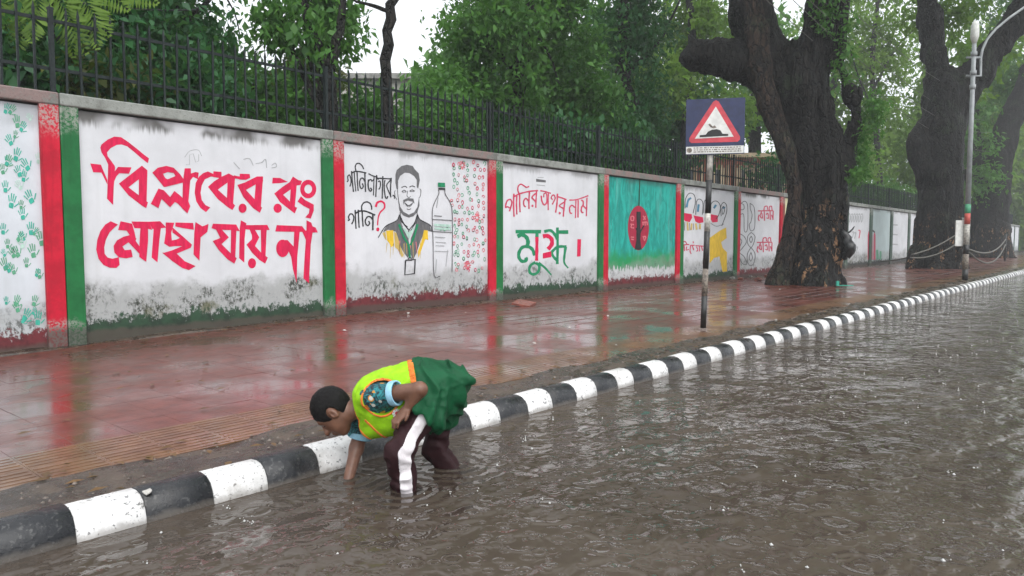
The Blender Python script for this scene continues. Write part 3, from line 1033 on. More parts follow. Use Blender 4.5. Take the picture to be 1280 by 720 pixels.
for (x_, y_) in cells[:118]:
    xx, yy = x_ + random.uniform(-10, 10), y_ + random.uniform(-11, 11) + (x_ - 112) * 0.04
    if xx < 125 and yy > 400: xx += 14
    P.oval(random.choice(['pink_print', 'leaf_print', 'pink_print', 'leaf_print', 'text_red']), (xx, yy), random.uniform(6, 8.5), random.uniform(9, 13), random.uniform(0.45, 0.65), 9, random.uniform(0, 3), random.uniform(7.5, 9.2))
for (cx_, cy_) in ((160, 70), (238, 348), (190, 600)):
    for k in range(9):
        a = k * 0.7
        P.line('pink_print', [(cx_ + 5 * math.cos(a), cy_ + 7 * math.sin(a)), (cx_ + 17 * math.cos(a), cy_ + 24 * math.sin(a))], 6)
for o in P.finish('thumbprints', panels[1]): tag(o, kind='stuff')

# --- the other slogan
TR = 'text_red'
P = Paint(628, 225, 14.4)
for pts in ([(58, 505), (60, 440), (90, 370), (140, 350), (170, 400), (150, 490), (125, 565)], [(55, 500), (90, 482), (130, 505)], [(205, 245), (200, 450), (208, 660)], [(258, 280), (252, 450), (258, 620)], [(210, 300), (300, 250), (480, 205), (640, 190)],
            [(308, 250), (310, 420), (315, 580)], [(295, 245), (275, 180), (285, 110), (330, 75), (380, 100), (430, 130), (480, 115)], [(470, 380), (420, 330), (385, 370), (380, 430), (395, 470), (420, 480)], [(485, 210), (475, 360), (475, 520)],
            [(595, 240), (530, 310), (580, 370), (605, 400)], [(615, 200), (605, 350), (600, 500)]):
    P.line(TR, pts, 26 + random.uniform(-3, 3))
P.oval(TR, (540, 465), 20, 22)
P = (lambda q: (setattr(q, 'ox', 672), setattr(q, 'oy', 232), setattr(q, 's', 16.0), q)[3])(P)
for pts in ([(50, 100), (150, 120), (265, 155)], [(70, 200), (80, 290), (105, 360), (135, 385), (175, 350), (188, 300)], [(120, 235), (125, 170), (155, 150), (180, 180), (185, 300)], [(215, 150), (208, 320), (210, 490)],
            [(290, 378), (325, 310), (350, 250), (325, 190), (290, 200), (270, 250), (300, 280)], [(395, 160), (385, 350), (358, 540)], [(395, 220), (480, 245), (575, 280)], [(530, 330), (430, 400), (500, 450), (522, 472)], [(545, 280), (525, 450), (510, 620)],
            [(630, 290), (760, 285), (880, 250), (1015, 200)], [(745, 440), (690, 395), (645, 430), (640, 500), (655, 550), (690, 555)], [(765, 295), (760, 450), (755, 650)], [(810, 290), (806, 640)],
            [(870, 290), (905, 310), (910, 380), (880, 430), (870, 500), (890, 540), (915, 530)], [(905, 400), (968, 462)], [(985, 240), (980, 420), (972, 610)]):
    P.line(TR, pts, 27 + random.uniform(-3, 3))
P.oval(TR, (440, 550), 22, 26)
P.finish('red_lettering', panels[2])
LG = 'letter_green'
P = Paint(640, 280, 10.29)
P.poly(LG, [(45, 75), (375, 75), (370, 122), (45, 122)])
P.line(LG, [(68, 160), (130, 138), (185, 172), (205, 230), (195, 290)], 50)
P.line(LG, [(292, 405), (260, 325), (200, 290), (130, 302), (88, 370), (92, 440), (135, 482), (185, 462), (176, 430)], 42)
P.line(LG, [(320, 118), (319, 172)], 40)
P.line('letter_red', [(319, 166), (318, 320), (315, 472)], 40)
P.line('letter_red', [(396, 160), (450, 152), (505, 190), (510, 260), (462, 325)], 52)
P.poly('letter_red', [(395, 375), (500, 350), (505, 425), (395, 445)])
P.line(LG, [(412, 98), (490, 82), (545, 130), (580, 195)], 36)
P.line(LG, [(582, 45), (585, 300), (580, 515)], 34)
P.line(LG, [(590, 103), (722, 103)], 44)
P.line(LG, [(500, 372), (560, 312), (620, 290), (700, 292)], 36)
P.line(LG, [(505, 372), (540, 430), (590, 482)], 34)
P.line(LG, [(690, 290), (672, 420), (672, 500), (722, 568)], 36, True, .5)
P.line(LG, [(300, 490), (232, 540), (226, 620), (280, 648), (338, 610), (348, 540), (306, 500)], 34)
P.line(LG, [(338, 500), (420, 560), (504, 655)], 36, True, .5)
P.poly('letter_red', [(840, 195), (888, 195), (880, 415), (835, 420)])
P.finish('big_word_lettering', panels[2])
P = Paint(625, 215, 5.336)
P.poly('ink_grey', [(240, 45), (305, 55), (305, 70), (240, 65)])
P.line('ink_pale', [(244, 86), (300, 92)], 5)
P.line('ink_pale', [(250, 36), (290, 36)], 4)
P.finish('small_stencil', panels[2])

# --- flag panel
P = Paint(750, 210, 4.8)
P.oval('disc_red', (230, 360), 63, 134, 0, 36)
P.finish('red_disc', panels[3])
P.line('dark_green_paint', [(238, 58), (236, 140), (233, 228)], 8)
P.lift = .005
P.line('ink_black', [(230, 262), (230, 380), (226, 490)], 24)
P.line('ink_black', [(212, 490), (224, 400), (216, 360)], 8)
P.line('ink_black', [(244, 490), (236, 400), (262, 345)], 8)
P.line('ink_black', [(226, 290), (236, 290)], 22)
for pts in ([(184, 290), (200, 292), (198, 314), (184, 312), (184, 290)], [(180, 336), (202, 340)], [(190, 336), (184, 356), (202, 360)], [(182, 414), (202, 416)], [(184, 426), (202, 430)],
            [(256, 286), (272, 310)], [(272, 288), (258, 312)], [(252, 326), (282, 324)], [(256, 326), (258, 344)], [(268, 326), (270, 346)], [(280, 324), (282, 344)], [(254, 412), (274, 410)], [(258, 412), (264, 436), (274, 412)]):
    P.line('pink_print', pts, 7)
P.finish('disc_lettering', panels[3])

# --- graffiti panel
P = Paint(845, 225, 5.536)
for pts in ([(62, 196), (66, 130), (92, 92), (124, 102), (134, 150), (118, 230)], [(136, 240), (142, 150), (164, 132), (186, 160), (182, 240)], [(192, 230), (196, 150), (216, 136), (236, 166), (232, 240)],
            [(240, 220), (246, 160), (280, 146), (306, 180), (296, 240), (276, 270)], [(312, 250), (308, 190), (326, 156), (348, 172), (350, 220), (332, 276), (316, 318)], [(316, 200), (328, 182), (334, 214), (322, 238), (316, 200)]):
    P.line('ink_black', pts, 5)
for pts in ([(72, 190), (84, 140), (104, 124)], [(150, 220), (156, 168)], [(206, 216), (212, 164)], [(260, 196), (276, 172)], [(328, 200), (336, 184)]):
    P.line('blue_paint', pts, 14)
P.poly('letter_red', [(46, 226), (108, 236), (112, 262), (94, 292), (62, 284), (46, 262)])
P.poly('letter_red', [(120, 244), (186, 258), (190, 292), (160, 300), (134, 288)])
P.poly('letter_red', [(240, 236), (290, 246), (288, 290), (252, 294), (238, 270)])
for pts in ([(46, 280), (38, 340)], [(78, 292), (82, 350)], [(108, 300), (104, 346)], [(136, 300), (142, 344)], [(166, 304), (164, 340)]):
    P.line('ochre_paint', pts, 12)
P.line('blue_paint', [(44, 336), (22, 340)], 7)
for pts in ([(60, 290), (58, 350)], [(92, 296), (96, 350)], [(120, 300), (122, 345)], [(240, 300), (280, 320), (330, 305)]):
    P.line('ink_grey', pts, 4)
P.finish('bubble_graffiti', panels[4])
for pts in ([(30, 450), (92, 446)], [(36, 452), (44, 482), (32, 490)], [(56, 450), (58, 492)], [(44, 436), (60, 424), (76, 444)], [(74, 460), (70, 484), (88, 480)], [(100, 456), (96, 490), (104, 512)],
            [(96, 452), (128, 452)], [(112, 456), (122, 486)], [(118, 424), (120, 438)], [(134, 454), (190, 458)], [(142, 460), (150, 488), (138, 492)], [(162, 458), (162, 494)], [(176, 460), (184, 490)]):
    P.line('text_red', pts, 7)
P.finish('red_lettering', panels[4])
P.poly('yellow_paint', [(232, 400), (300, 352), (346, 328), (350, 402), (312, 430), (322, 470), (352, 500), (352, 632), (322, 636), (306, 560), (300, 528), (262, 540), (232, 578)])
P.finish('yellow_figure', panels[4])
for k in range(6):
    P.line('ink_pale', [(90 + 12 * k, 596 + 6 * (k % 2)), (100 + 14 * k, 640)], 4)
P.line('ink_pale', [(100, 602), (170, 604)], 7)
P.finish('faded_scribble', panels[4])

# --- numerals panel
for pts in ([(436, 158), (428, 190), (446, 206), (470, 200), (468, 172), (452, 160), (480, 148), (496, 190), (494, 340), (472, 350), (468, 240), (436, 244)],
            [(512, 160), (540, 190), (546, 280), (540, 340), (516, 350), (506, 310), (518, 290), (526, 240), (514, 200), (512, 160)],
            [(434, 368), (470, 390), (486, 430), (460, 470), (438, 500), (470, 530), (490, 580), (462, 580), (440, 540), (424, 500), (446, 450), (454, 420), (432, 396)],
            [(520, 362), (546, 390), (536, 440), (518, 466), (496, 440), (496, 390), (520, 362)], [(518, 466), (546, 510), (540, 570), (516, 594), (494, 566), (494, 510), (518, 466)],
            [(520, 388), (528, 410), (518, 434), (508, 410), (520, 388)], [(518, 500), (528, 536), (516, 562), (506, 534), (518, 500)]):
    P.line('ink_grey', pts, 5)
P.finish('outlined_numerals', panels[5])
for dx, dy in ((0, 0), (-8, 218)):
    for pts in ([(566, 214), (672, 212)], [(574, 240), (568, 268), (576, 284)], [(592, 218), (582, 250), (598, 264), (594, 230)], [(610, 214), (612, 282)], [(608, 212), (612, 186), (630, 182), (634, 206)],
                [(622, 240), (634, 230), (640, 264), (626, 262)], [(644, 212), (646, 186), (660, 182), (664, 206)], [(650, 214), (652, 276)], [(660, 240), (668, 262)], [(672, 214), (670, 276)]):
        P.line('text_red', [(a + dx, b_ + dy) for a, b_ in pts], 7.5)
P.finish('red_lettering', panels[5])

# --- distant panels beyond the first big tree
P = Paint(940, 240, 5.538)
for k in range(7):
    xx = 652 + 17 * k
    P.line('ink_pale', [(xx, 160), (xx + 8, 150), (xx + 12, 180), (xx + 2, 210), (xx, 165)], 5)
for (xx, yy) in ((690, 280), (706, 285), (704, 380), (718, 385)):
    P.line('ink_pale', [(xx, yy), (xx + 12, yy - 4), (xx + 4, yy + 38)], 6)
P.line('text_red', [(735, 265), (748, 270), (740, 320)], 7)
P.finish('faded_lettering', panels[8])
P = Paint(940, 240, 5.538)
for xx in (808, 828, 848):
    P.poly('text_red', [(xx - 7, 300), (xx, 268), (xx + 7, 300), (xx + 6, 470), (xx - 8, 468)])
P.line('ink_black', [(822, 254), (850, 280)], 9)
P.line('leaf_print', [(866, 400), (870, 466)], 14)
P.line('leaf_print', [(890, 410), (888, 466)], 12)
P.finish('painted_stripes', panels[9])
for yy in (225, 292, 360):
    P.line('ink_pale', [(955, yy), (1008, yy + 4)], 8)
P.finish('faded_lettering', panels[10])

# --- handprints left of the slogan
P = Paint(0, 100, 2.12)


def hand(cx, cy, s, ang, m, pan):
    ca, sa = math.cos(ang), math.sin(ang)
    def tr(x_, y_): return (cx + (x_ * ca - y_ * sa) * s, cy + (x_ * sa + y_ * ca) * s * 1.25)
    P.poly(m, [tr(-3, 4), tr(3, 4.5), tr(3.6, 1), tr(3, -2), tr(-3, -2), tr(-3.6, 1)])
    for (bx, by, ex, ey) in ((-3.6, -3, -6, -10), (-1.4, -4, -2, -13), (1, -4, 1.6, -13), (3.4, -3, 5, -11), (4.6, 2, 10, -3)):
        P.line(m, [tr(bx, by), tr(ex, ey)], 1.5 * s, False)
    P.finish('handprint', pan)


hp = [(15, 82), (57, 130), (28, 166), (42, 206), (72, 232), (14, 290), (82, 318), (60, 362), (82, 402), (8, 402), (46, 462), (88, 462), (36, 508), (14, 496), (104, 520), (42, 592), (90, 592), (66, 630), (18, 220), (62, 262), (30, 330), (110, 430), (20, 440), (70, 490), (100, 640)]
for i, (hx_, hy_) in enumerate(hp):
    hand(hx_, hy_, random.uniform(1.2, 1.9), random.uniform(-0.7, 0.7), 'teal_print' if hy_ < 420 else random.choice(['teal_print', 'leaf_print', 'leaf_print']), panels[-1])
for i in range(22):
    hand(random.uniform(2, 105), random.uniform(70, 640), random.uniform(0.9, 1.6), random.uniform(-0.9, 0.9), random.choice(['teal_print', 'leaf_print', 'pale_green_paint']), panels[-1])
for i in range(12):
    hand(random.uniform(-200, -10), random.uniform(70, 560), random.uniform(0.95, 1.4), random.uniform(-0.7, 0.7), 'teal_print', panels[-1])

# ------------------------------------------------------------------ iron fence on the wall
fence = tag(empty('iron_fence', (0, WY + 0.11, WTOP)), 'dark iron fence of spiked bars standing on the coping of the painted wall', 'fence')
FH = 0.90
bb = MB()
bb.box((0, 0, FH * 0.47), (0.021, 0.021, FH * 0.94))
bb.add([(-.013, -.013, FH * .94), (.013, -.013, FH * .94), (.013, .013, FH * .94), (-.013, .013, FH * .94), (0, 0, FH * 1.05)], [(0, 1, 4), (1, 2, 4), (2, 3, 4), (3, 0, 4), (3, 2, 1, 0)])
bar_me = bb.mesh('bar'); bar_me.materials.append(M['iron'])
xs = np.arange(-1.6, 80, 0.146)
late = MB()
for i, x in enumerate(xs):
    if i < 296:
        o = link('bar', bar_me, fence)
        o.location = (x, 0, 0)
        o.rotation_euler = (random.uniform(-.012, .012), random.uniform(-.02, .02), random.uniform(-.2, .2))
    else:
        late.add(np.array(bb.v) + np.array([x, 0, 0]), bb.f)
tag(late.build('bars', M['iron'], fence), kind='stuff')
for n in range(-2, 23):
    xa = X0 + BAY * n
    for z_, hh in ((0.27, 0.035), (0.77, 0.035)):
        mb = MB(); mb.box((xa + BAY / 2, 0.022 if z_ > .5 else 0.0235, z_), (BAY + 0.0, 0.02, hh)); mb.build('rail', M['iron'], fence)
    mb = MB(); mb.box((xa, 0.0, 0.45), (0.045, 0.042, 0.90)); mb.box((xa, 0.0, 0.885), (0.055, 0.05, 0.02)); mb.build('post', M['iron'], fence)

# ================================================================== BUILDINGS behind the fence
def facade(name, label, px0, px1, dep, ztop, m_wall, m_trim, rows, cols, grille=None):
    a, b_ = at(px0, 300, dep), at(px1, 300, dep)
    d = b_ - a; d[2] = 0
    Wd = np.linalg.norm(d)
    root = empty(name, (a[0], a[1], 0.1), math.atan2(d[1], d[0]))
    tag(root, label, 'building')
    mb = MB(); mb.box((Wd / 2, 4.0, ztop / 2), (Wd, 8.0, ztop)); mb.build('wall', m_wall, root)
    mb = MB(); mb.box((Wd / 2, 3.9, ztop + 0.12), (Wd + 0.5, 8.6, 0.24)); mb.build('roof', m_trim, root)
    for r_ in range(rows):
        for c in range(cols):
            cx, cz = Wd * (c + 0.5) / cols, ztop * (r_ + 0.55) / rows
            w_, h_ = Wd / cols * 0.5, ztop / rows * 0.45
            mb = MB()
            for (bx, bz, sx, sz) in ((0, h_ / 2 + .05, w_ + .2, .1), (0, -h_ / 2 - .05, w_ + .2, .1), (-w_ / 2 - .05, 0, .1, h_), (w_ / 2 + .05, 0, .1, h_)):
                mb.box((cx + bx, -0.03, cz + bz), (sx, 0.1, sz))
            f = mb.build('window', m_trim, root)
            mb = MB(); mb.box((cx, 0.0, cz), (w_, 0.02, h_)); mb.build('pane', M['glass'], f)
    if grille:
        for k in range(int(Wd / 0.35)):
            mb = MB(); mb.box((0.2 + k * 0.35, -0.12, ztop * 0.5), (0.11, 0.1, ztop * 0.86)); mb.build('fin', grille, root)
    return root


M['glass'] = B('window_glass').done((0.03, 0.04, 0.045), 0.08)
M['cream_wall'] = plain('cream_wall', (0.50, 0.48, 0.44), 0.8, 0.2, 1.5, 0.1)
M['brick_wall'] = plain('brick_wall', (0.40, 0.14, 0.09), 0.8, 0.25, 3, 0.1)
M['fin_cream'] = plain('fin_cream', (0.55, 0.42, 0.28), 0.7, 0.2, 3, 0.1)
facade('pale_building', 'long pale building with a flat roof glimpsed behind the slender trunks', 330, 620, 34, 8.6, M['cream_wall'], M['concrete'], 2, 7)
facade('red_building', 'red and cream building with upright fins seen through the fence beside the road sign', 800, 985, 40, 5.7, M['brick_wall'], M['fin_cream'], 2, 5, M['fin_cream'])


# ================================================================== TREES
def ell(px, py, dep, rx, ry, rd=None):
    c = at(px, py, dep)
    k = dep / FPX
    return (c, rx * k, ry * k, (rd if rd else rx * k * 0.8))


def leaf_mesh(name, ells, n, size, clump=14, spread=0.28, shell=0.45, droop=0.5, flat=0.0, zmin=0.4, ymin=None):
    vol = np.array([e[1] * e[2] * e[3] for e in ells]) ** 0.75
    pick = rng.choice(len(ells), size=max(1, n // clump), p=vol / vol.sum())
    u = rng.normal(size=(len(pick), 3))
    u /= np.linalg.norm(u, axis=1)[:, None]
    rr = rng.random(len(pick)) ** shell
    C = np.array([ells[k][0] for k in pick])
    rad = np.array([[ells[k][1], ells[k][2], ells[k][3]] for k in pick])
    Fh = np.array([math.cos(YAW), math.sin(YAW), 0])
    loc = u * rr[:, None] * rad
    # lumpy outline
    ctr = C + loc[:, :1] * Rt + loc[:, 1:2] * np.array([0, 0, 1.0]) + loc[:, 2:3] * Fh
    ctr += 0.35 * np.stack([vnoise(ctr, 0.9, 11.0 * k) for k in range(3)], 1)
    keep = vnoise(ctr, 0.8, 5.0) + 0.5 * vnoise(ctr, 1.9, 9.0) > -0.42
    ctr = ctr[keep]
    N = len(ctr) * clump
    base = np.repeat(ctr, clump, 0)
    tw = np.repeat(rng.normal(size=(len(ctr), 3)), clump, 0)
    tw[:, 2] = tw[:, 2] * 0.4 - droop
    tw /= np.linalg.norm(tw, axis=1)[:, None]
    tt = rng.random((N, 1)) * 2 - 1
    pos = base + tw * tt * spread * 1.5 + rng.normal(size=(N, 3)) * spread * 0.42
    ok = pos[:, 2] > zmin
    if ymin is not None: ok &= pos[:, 1] > ymin
    pos, tw = pos[ok], tw[ok]
    N = len(pos)
    d = tw * 0.5 + rng.normal(size=(N, 3)) * 0.65
    d[:, 2] -= droop * 0.6
    d /= np.linalg.norm(d, axis=1)[:, None]
    up = rng.normal(size=(N, 3)) * 0.55 + np.array([0, 0, 1.0])
    s = np.cross(d, up)
    s /= np.linalg.norm(s, axis=1)[:, None] + 1e-6
    nn = np.cross(s, d)
    L = size * (0.45 + 1.15 * rng.random((N, 1)) ** 1.3)
    Wd = L * rng.uniform(0.20, 0.32, (N, 1))
    mid = pos + d * L * 0.45
    V = np.stack([pos, mid + s * Wd + nn * Wd * 0.35, pos + d * L - nn * L * 0.12, mid - s * Wd + nn * Wd * 0.35], 1).reshape(-1, 3)
    Fc = np.arange(N * 4).reshape(N, 4)
    return raw_mesh(name, V, Fc)


def base_pt(px, dep, z=0.1):
    p = at(px, 300, dep)
    p[2] = z
    return p


def wob(pts, rad, sub=4, amp=0.25):
    """smooth a node chain and let it wander"""
    P_ = [np.array(p, float) for p in pts]
    P_ = [2 * P_[0] - P_[1]] + P_ + [2 * P_[-1] - P_[-2]]
    out, ro = [], []
    for i in range(1, len(P_) - 2):
        for t in np.linspace(0, 1, sub + 1)[:-1]:
            a, b_, c, d = P_[i - 1], P_[i], P_[i + 1], P_[i + 2]
            q = 0.5 * (2 * b_ + (c - a) * t + (2 * a - 5 * b_ + 4 * c - d) * t * t + (3 * b_ - a - 3 * c + d) * t ** 3)
            r_ = rad[i - 1] + (rad[i] - rad[i - 1]) * t
            out.append(q + rng.normal(size=3) * r_ * amp * (0 if i == 1 and t == 0 else 1))
            ro.append(r_ * random.uniform(0.92, 1.08))
    out.append(P_[-2]); ro.append(rad[-1])
    return out, ro


def tree(name, label, px, dep, trunk, limbs, ells, n, size, leafm, barkm='bark_dark', group=None, **kw):
    """trunk: list of (px, py, dep, radius m) above the foot; limbs: lists of the same"""
    b0 = base_pt(px, dep)
    root = tag(empty(name, b0), label, 'tree', group)
    mb = MB()
    nodes = [b0 - np.array([0, 0, 0.1])] + [at(*t[:3]) for t in trunk]
    p_, r_ = wob(nodes, [trunk[0][3] * 1.35] + [t[3] for t in trunk])
    mb.tube(p_, r_, 9, True, 0.06)
    o = mb.build('trunk', M[barkm], root); o.location = -Vector(b0)
    for lb in limbs:
        mb = MB()
        p_, r_ = wob([at(*t[:3]) for t in lb], [t[3] for t in lb])
        mb.tube(p_, r_, 7, True, 0.06)
        q_ = mb.build('limb', M[barkm], root); q_.location = -Vector(b0)
    if ells and dep < 30:
        for k in range(9):                       # bare twigs seen in the gaps of the crown
            e_ = ells[k % len(ells)]
            a_ = np.array(nodes[-1 if k % 2 else -2]) if len(nodes) > 2 else np.array(nodes[-1])
            z_ = e_[0] + rng.normal(size=3) * np.array([e_[1], e_[3], e_[2]]) * .45
            z_[1] = max(z_[1], WY + .5)
            mb = MB()
            p_, r_ = wob([a_, (a_ + z_) / 2 + rng.normal(size=3) * .15, z_, z_ + (z_ - a_) * .25 + rng.normal(size=3) * .15], [.035, .024, .014, .005])
            mb.tube(p_, r_, 6)
            q_ = mb.build('branch', M[barkm], root); q_.location = -Vector(b0)
    if ells:
        me = leaf_mesh('crown', ells, n, size, **kw)
        c = link('crown', me, root, M[leafm]); c.location = -Vector(b0)
    return root


def shrub(label, px, py, dep, rx, ry, n, size, leafm, group=None, name='shrub', **kw):
    b0 = base_pt(px, dep)
    root = tag(empty(name, b0), label, 'shrub', group)
    mb = MB()
    for k in range(5):
        e = at(px + random.uniform(-.6, .6) * rx, py + random.uniform(-.5, .3) * ry, dep)
        p_, r_ = wob([b0 + rng.normal(size=3) * np.array([.12, .12, 0]) - np.array([0, 0, .05]), (b0 + e) / 2 + rng.normal(size=3) * .1, e], [0.035, 0.025, 0.012])
        mb.tube(p_, r_, 6)
    o = mb.build('stems', M['bark_dark'], root); o.location = -Vector(b0)
    es = [ell(px, py, dep, rx, ry, 0.8), ell(px - rx * .3, py + ry * .6, dep, rx * .8, ry * .7, 0.7)]
    me = leaf_mesh('foliage', es, n, size, zmin=0.15, ymin=WY + 0.34, **kw)
    c = link('foliage', me, root, M[leafm]); c.location = -Vector(b0)
    return root


def dy(px, Y): return Y * FPX / (math.cos(YAW) * (1420 - px))


# nearest garden trees, left to right
tree('garden_tree', 'dark leafy tree behind the fence above the handprint panel', 18, dy(18, 10.6), [(20, 90, dy(20, 10.6), .16), (26, -40, dy(20, 10.6), .13), (20, -160, dy(20, 10.6), .08)],
     [[(24, 20, dy(20, 10.6), .07), (70, -30, dy(20, 10.4), .03)]],
     [ell(20, 10, dy(20, 10.6), 120, 60, .9), ell(130, 20, dy(100, 10.8), 90, 60, .8), ell(60, 60, dy(60, 11), 100, 40, .7), ell(80, -80, 9.6, 170, 60, 1.0)], 15000, .12, 'leaf_dark', ymin=WY + .45)
tree('garden_tree', 'dense dark tree behind the fence above the slogan panel', 215, dy(215, 11.2), [(218, 80, dy(215, 11.2), .14), (212, 0, dy(215, 11.2), .11), (205, -150, dy(215, 11.2), .07)],
     [[(214, 40, dy(215, 11.2), .06), (262, 0, dy(215, 11), .03)]],
     [ell(205, 25, dy(215, 11.4), 75, 45, .8), ell(180, 70, dy(180, 11.2), 90, 45, .8), ell(265, 70, dy(265, 11.2), 50, 45, .8), ell(180, -50, 11, 120, 40, 1.)], 14000, .12, 'leaf_dark', ymin=WY + .45)
tree('forked_tree', 'slim tree with a forked trunk and drooping leaves behind the fence', 412, dy(412, 9.35), [(412, 165, dy(412, 9.35), .12), (408, 95, dy(412, 9.35), .11)],
     [[(409, 98, dy(412, 9.35), .09), (398, 55, dy(412, 9.35), .075), (380, 8, dy(412, 9.4), .06), (366, -60, dy(412, 9.4), .04)],
      [(409, 98, dy(412, 9.35), .08), (421, 50, dy(412, 9.35), .07), (428, 0, dy(412, 9.4), .055), (430, -60, dy(412, 9.4), .04)]],
     [ell(352, 22, dy(352, 9.7), 20, 48, .35), ell(425, 16, dy(426, 9.7), 18, 34, .35), ell(395, -30, dy(400, 9.7), 50, 22, .4), ell(392, 40, dy(392, 9.7), 12, 22, .3)], 4200, .13, 'leaf_mid', droop=1.1, ymin=WY + .4)
tree('slender_tree', 'single slender leaning trunk rising past the fence beside a gap of sky', 486, dy(486, 9.2), [(485, 172, dy(486, 9.2), .095), (483, 90, dy(486, 9.2), .09), (488, 25, dy(486, 9.2), .085), (499, -40, dy(486, 9.2), .075), (520, -160, dy(486, 9.2), .05)],
     [[(487, 16, dy(486, 9.2), .035), (468, 8, dy(470, 9.2), .03), (446, 2, dy(450, 9.2), .02), (425, -10, dy(430, 9.2), .012)]],
     [ell(520, -150, dy(500, 9.6), 90, 50, 1.)], 3500, .13, 'leaf_mid')
tree('broad_tree', 'broad dense green tree standing above the portrait and the second slogan', 648, dy(648, 10.6), [(646, 170, dy(648, 10.6), .17), (648, 90, dy(648, 10.6), .15), (662, 30, dy(648, 10.6), .13), (668, -60, dy(648, 10.6), .09)],
     [[(648, 95, dy(648, 10.6), .07), (615, 55, dy(630, 10.4), .05), (585, 10, dy(610, 10.3), .03)], [(655, 50, dy(648, 10.6), .08), (700, 10, dy(690, 10.6), .05), (735, -30, dy(720, 10.6), .03)]],
     [ell(606, 30, dy(600, 10.8), 58, 55, 1.1), ell(690, 40, dy(690, 10.8), 90, 65, 1.2), ell(568, 112, dy(560, 10.9), 38, 36, .8), ell(620, 110, dy(620, 10.9), 60, 45, .9), ell(710, 125, dy(710, 11), 75, 42, 1.), ell(640, -60, dy(640, 10.8), 120, 50, 1.3)],
     40000, .15, 'leaf_mid', ymin=WY + .4, spread=.3)
tree('garden_tree', 'darker tree crowding the broad green tree behind the flag panel', 790, dy(790, 11.2), [(790, 160, dy(790, 11.2), .2), (782, 60, dy(790, 11.2), .17), (778, -60, dy(790, 11.2), .12)],
     [[(785, 90, dy(790, 11.2), .08), (825, 50, dy(810, 11.2), .05), (850, 0, dy(830, 11.2), .03)]],
     [ell(780, 40, dy(780, 11.6), 62, 60, 1.1), ell(790, 130, dy(790, 11.6), 60, 45, 1.), ell(745, 165, dy(750, 11.6), 60, 25, .9), ell(790, -50, dy(790, 11.6), 80, 50, 1.2)], 17000, .16, 'leaf_dark', ymin=WY + .4, spread=.32)
tree('light_tree', 'pale yellow-green tree beyond the fence behind the road sign', 858, dy(858, 15), [(858, 140, dy(858, 15), .22), (866, 40, dy(858, 15), .18), (850, -60, dy(858, 15), .12)],
     [[(864, 60, dy(858, 15), .07), (885, 20, dy(870, 15), .05), (880, -30, dy(870, 15), .03)]],
     [ell(870, 35, dy(860, 15.5), 50, 55, 1.5), ell(885, 150, dy(880, 15.5), 55, 42, 1.5), ell(835, 110, dy(835, 15.5), 40, 45, 1.3)], 13000, .24, 'leaf_bright', spread=.42)
tree('garden_tree', 'bright tree filling the gap between the two great trunks', 1098, dy(1098, 12.5), [(1098, 200, dy(1098, 12.5), .2), (1090, 90, dy(1098, 12.5), .17), (1100, -30, dy(1098, 12.5), .12)],
     [[(1092, 110, dy(1098, 12.5), .1), (1120, 60, dy(1105, 12.5), .07), (1150, 30, dy(1120, 12.5), .04)], [(1094, 140, dy(1098, 12.5), .08), (1075, 100, dy(1085, 12.5), .05), (1062, 60, dy(1075, 12.5), .03)]],
     [ell(1090, 60, dy(1090, 13), 60, 60, 2.2), ell(1110, 170, dy(1105, 13), 55, 45, 2.), ell(1070, 210, dy(1080, 13), 40, 34, 1.6), ell(1130, 215, dy(1120, 13), 40, 30, 1.6), ell(1100, -30, dy(1100, 13), 90, 40, 2.4)], 21000, .26, 'leaf_bright', spread=.5, ymin=WY + .5)

# shrubs against the fence
SG = 'shrubs pressed against the iron fence'
SL = {40: 'dark shrub behind the fence over the handprint panel', 135: 'dark shrub behind the fence over the first letters of the big slogan', 150: 'small yellowish shrub just inside the fence over the big slogan',
      250: 'dark shrub behind the fence over the middle of the big slogan', 345: 'leafy mid green shrub behind the fence over the end of the big slogan', 400: 'yellowish shrub showing behind the forked slim trunk',
      455: 'mid green shrub between the forked tree and the slender trunk', 545: 'mid green shrub behind the fence over the painted bottle', 620: 'dark shrub at the foot of the broad green tree',
      700: 'dark shrub behind the fence over the second slogan', 775: 'dark shrub behind the fence over the flag panel', 832: 'small dark shrub behind the fence over the graffiti panel', 962: 'sparse dark shrub in front of the red building',
      1080: 'mid green shrub behind the fence over the faded lettering panel', 1120: 'mid green shrub behind the fence over the striped panel'}
for (px, py, Y, rx, ry, n, m) in ((40, 95, 10.0, 60, 45, 3800, 'leaf_dark'), (135, 105, 10.1, 60, 45, 3800, 'leaf_dark'), (150, 115, 9.7, 24, 30, 900, 'leaf_olive'), (250, 115, 9.9, 50, 40, 3400, 'leaf_dark'), (345, 118, 10.1, 55, 42, 3400, 'leaf_mid'),
                              (400, 95, 11.5, 30, 28, 2000, 'leaf_olive'), (455, 140, 10.0, 45, 34, 3200, 'leaf_mid'), (545, 150, 10.0, 55, 34, 3400, 'leaf_mid'), (620, 165, 10.2, 55, 34, 3400, 'leaf_dark'), (700, 180, 10.2, 55, 30, 3400, 'leaf_dark'),
                              (775, 190, 10.4, 45, 28, 3000, 'leaf_dark'), (832, 205, 10.6, 22, 22, 1500, 'leaf_dark'), (962, 214, 10.8, 30, 20, 1100, 'leaf_dark'), (1080, 240, 10.6, 30, 22, 2600, 'leaf_mid'), (1120, 246, 10.6, 30, 20, 2600, 'leaf_mid')):
    shrub(SL[px], px, py, dy(px, Y), rx, ry, n, .13 if px < 700 else .2, m, SG, spread=.22 if px < 700 else .35)

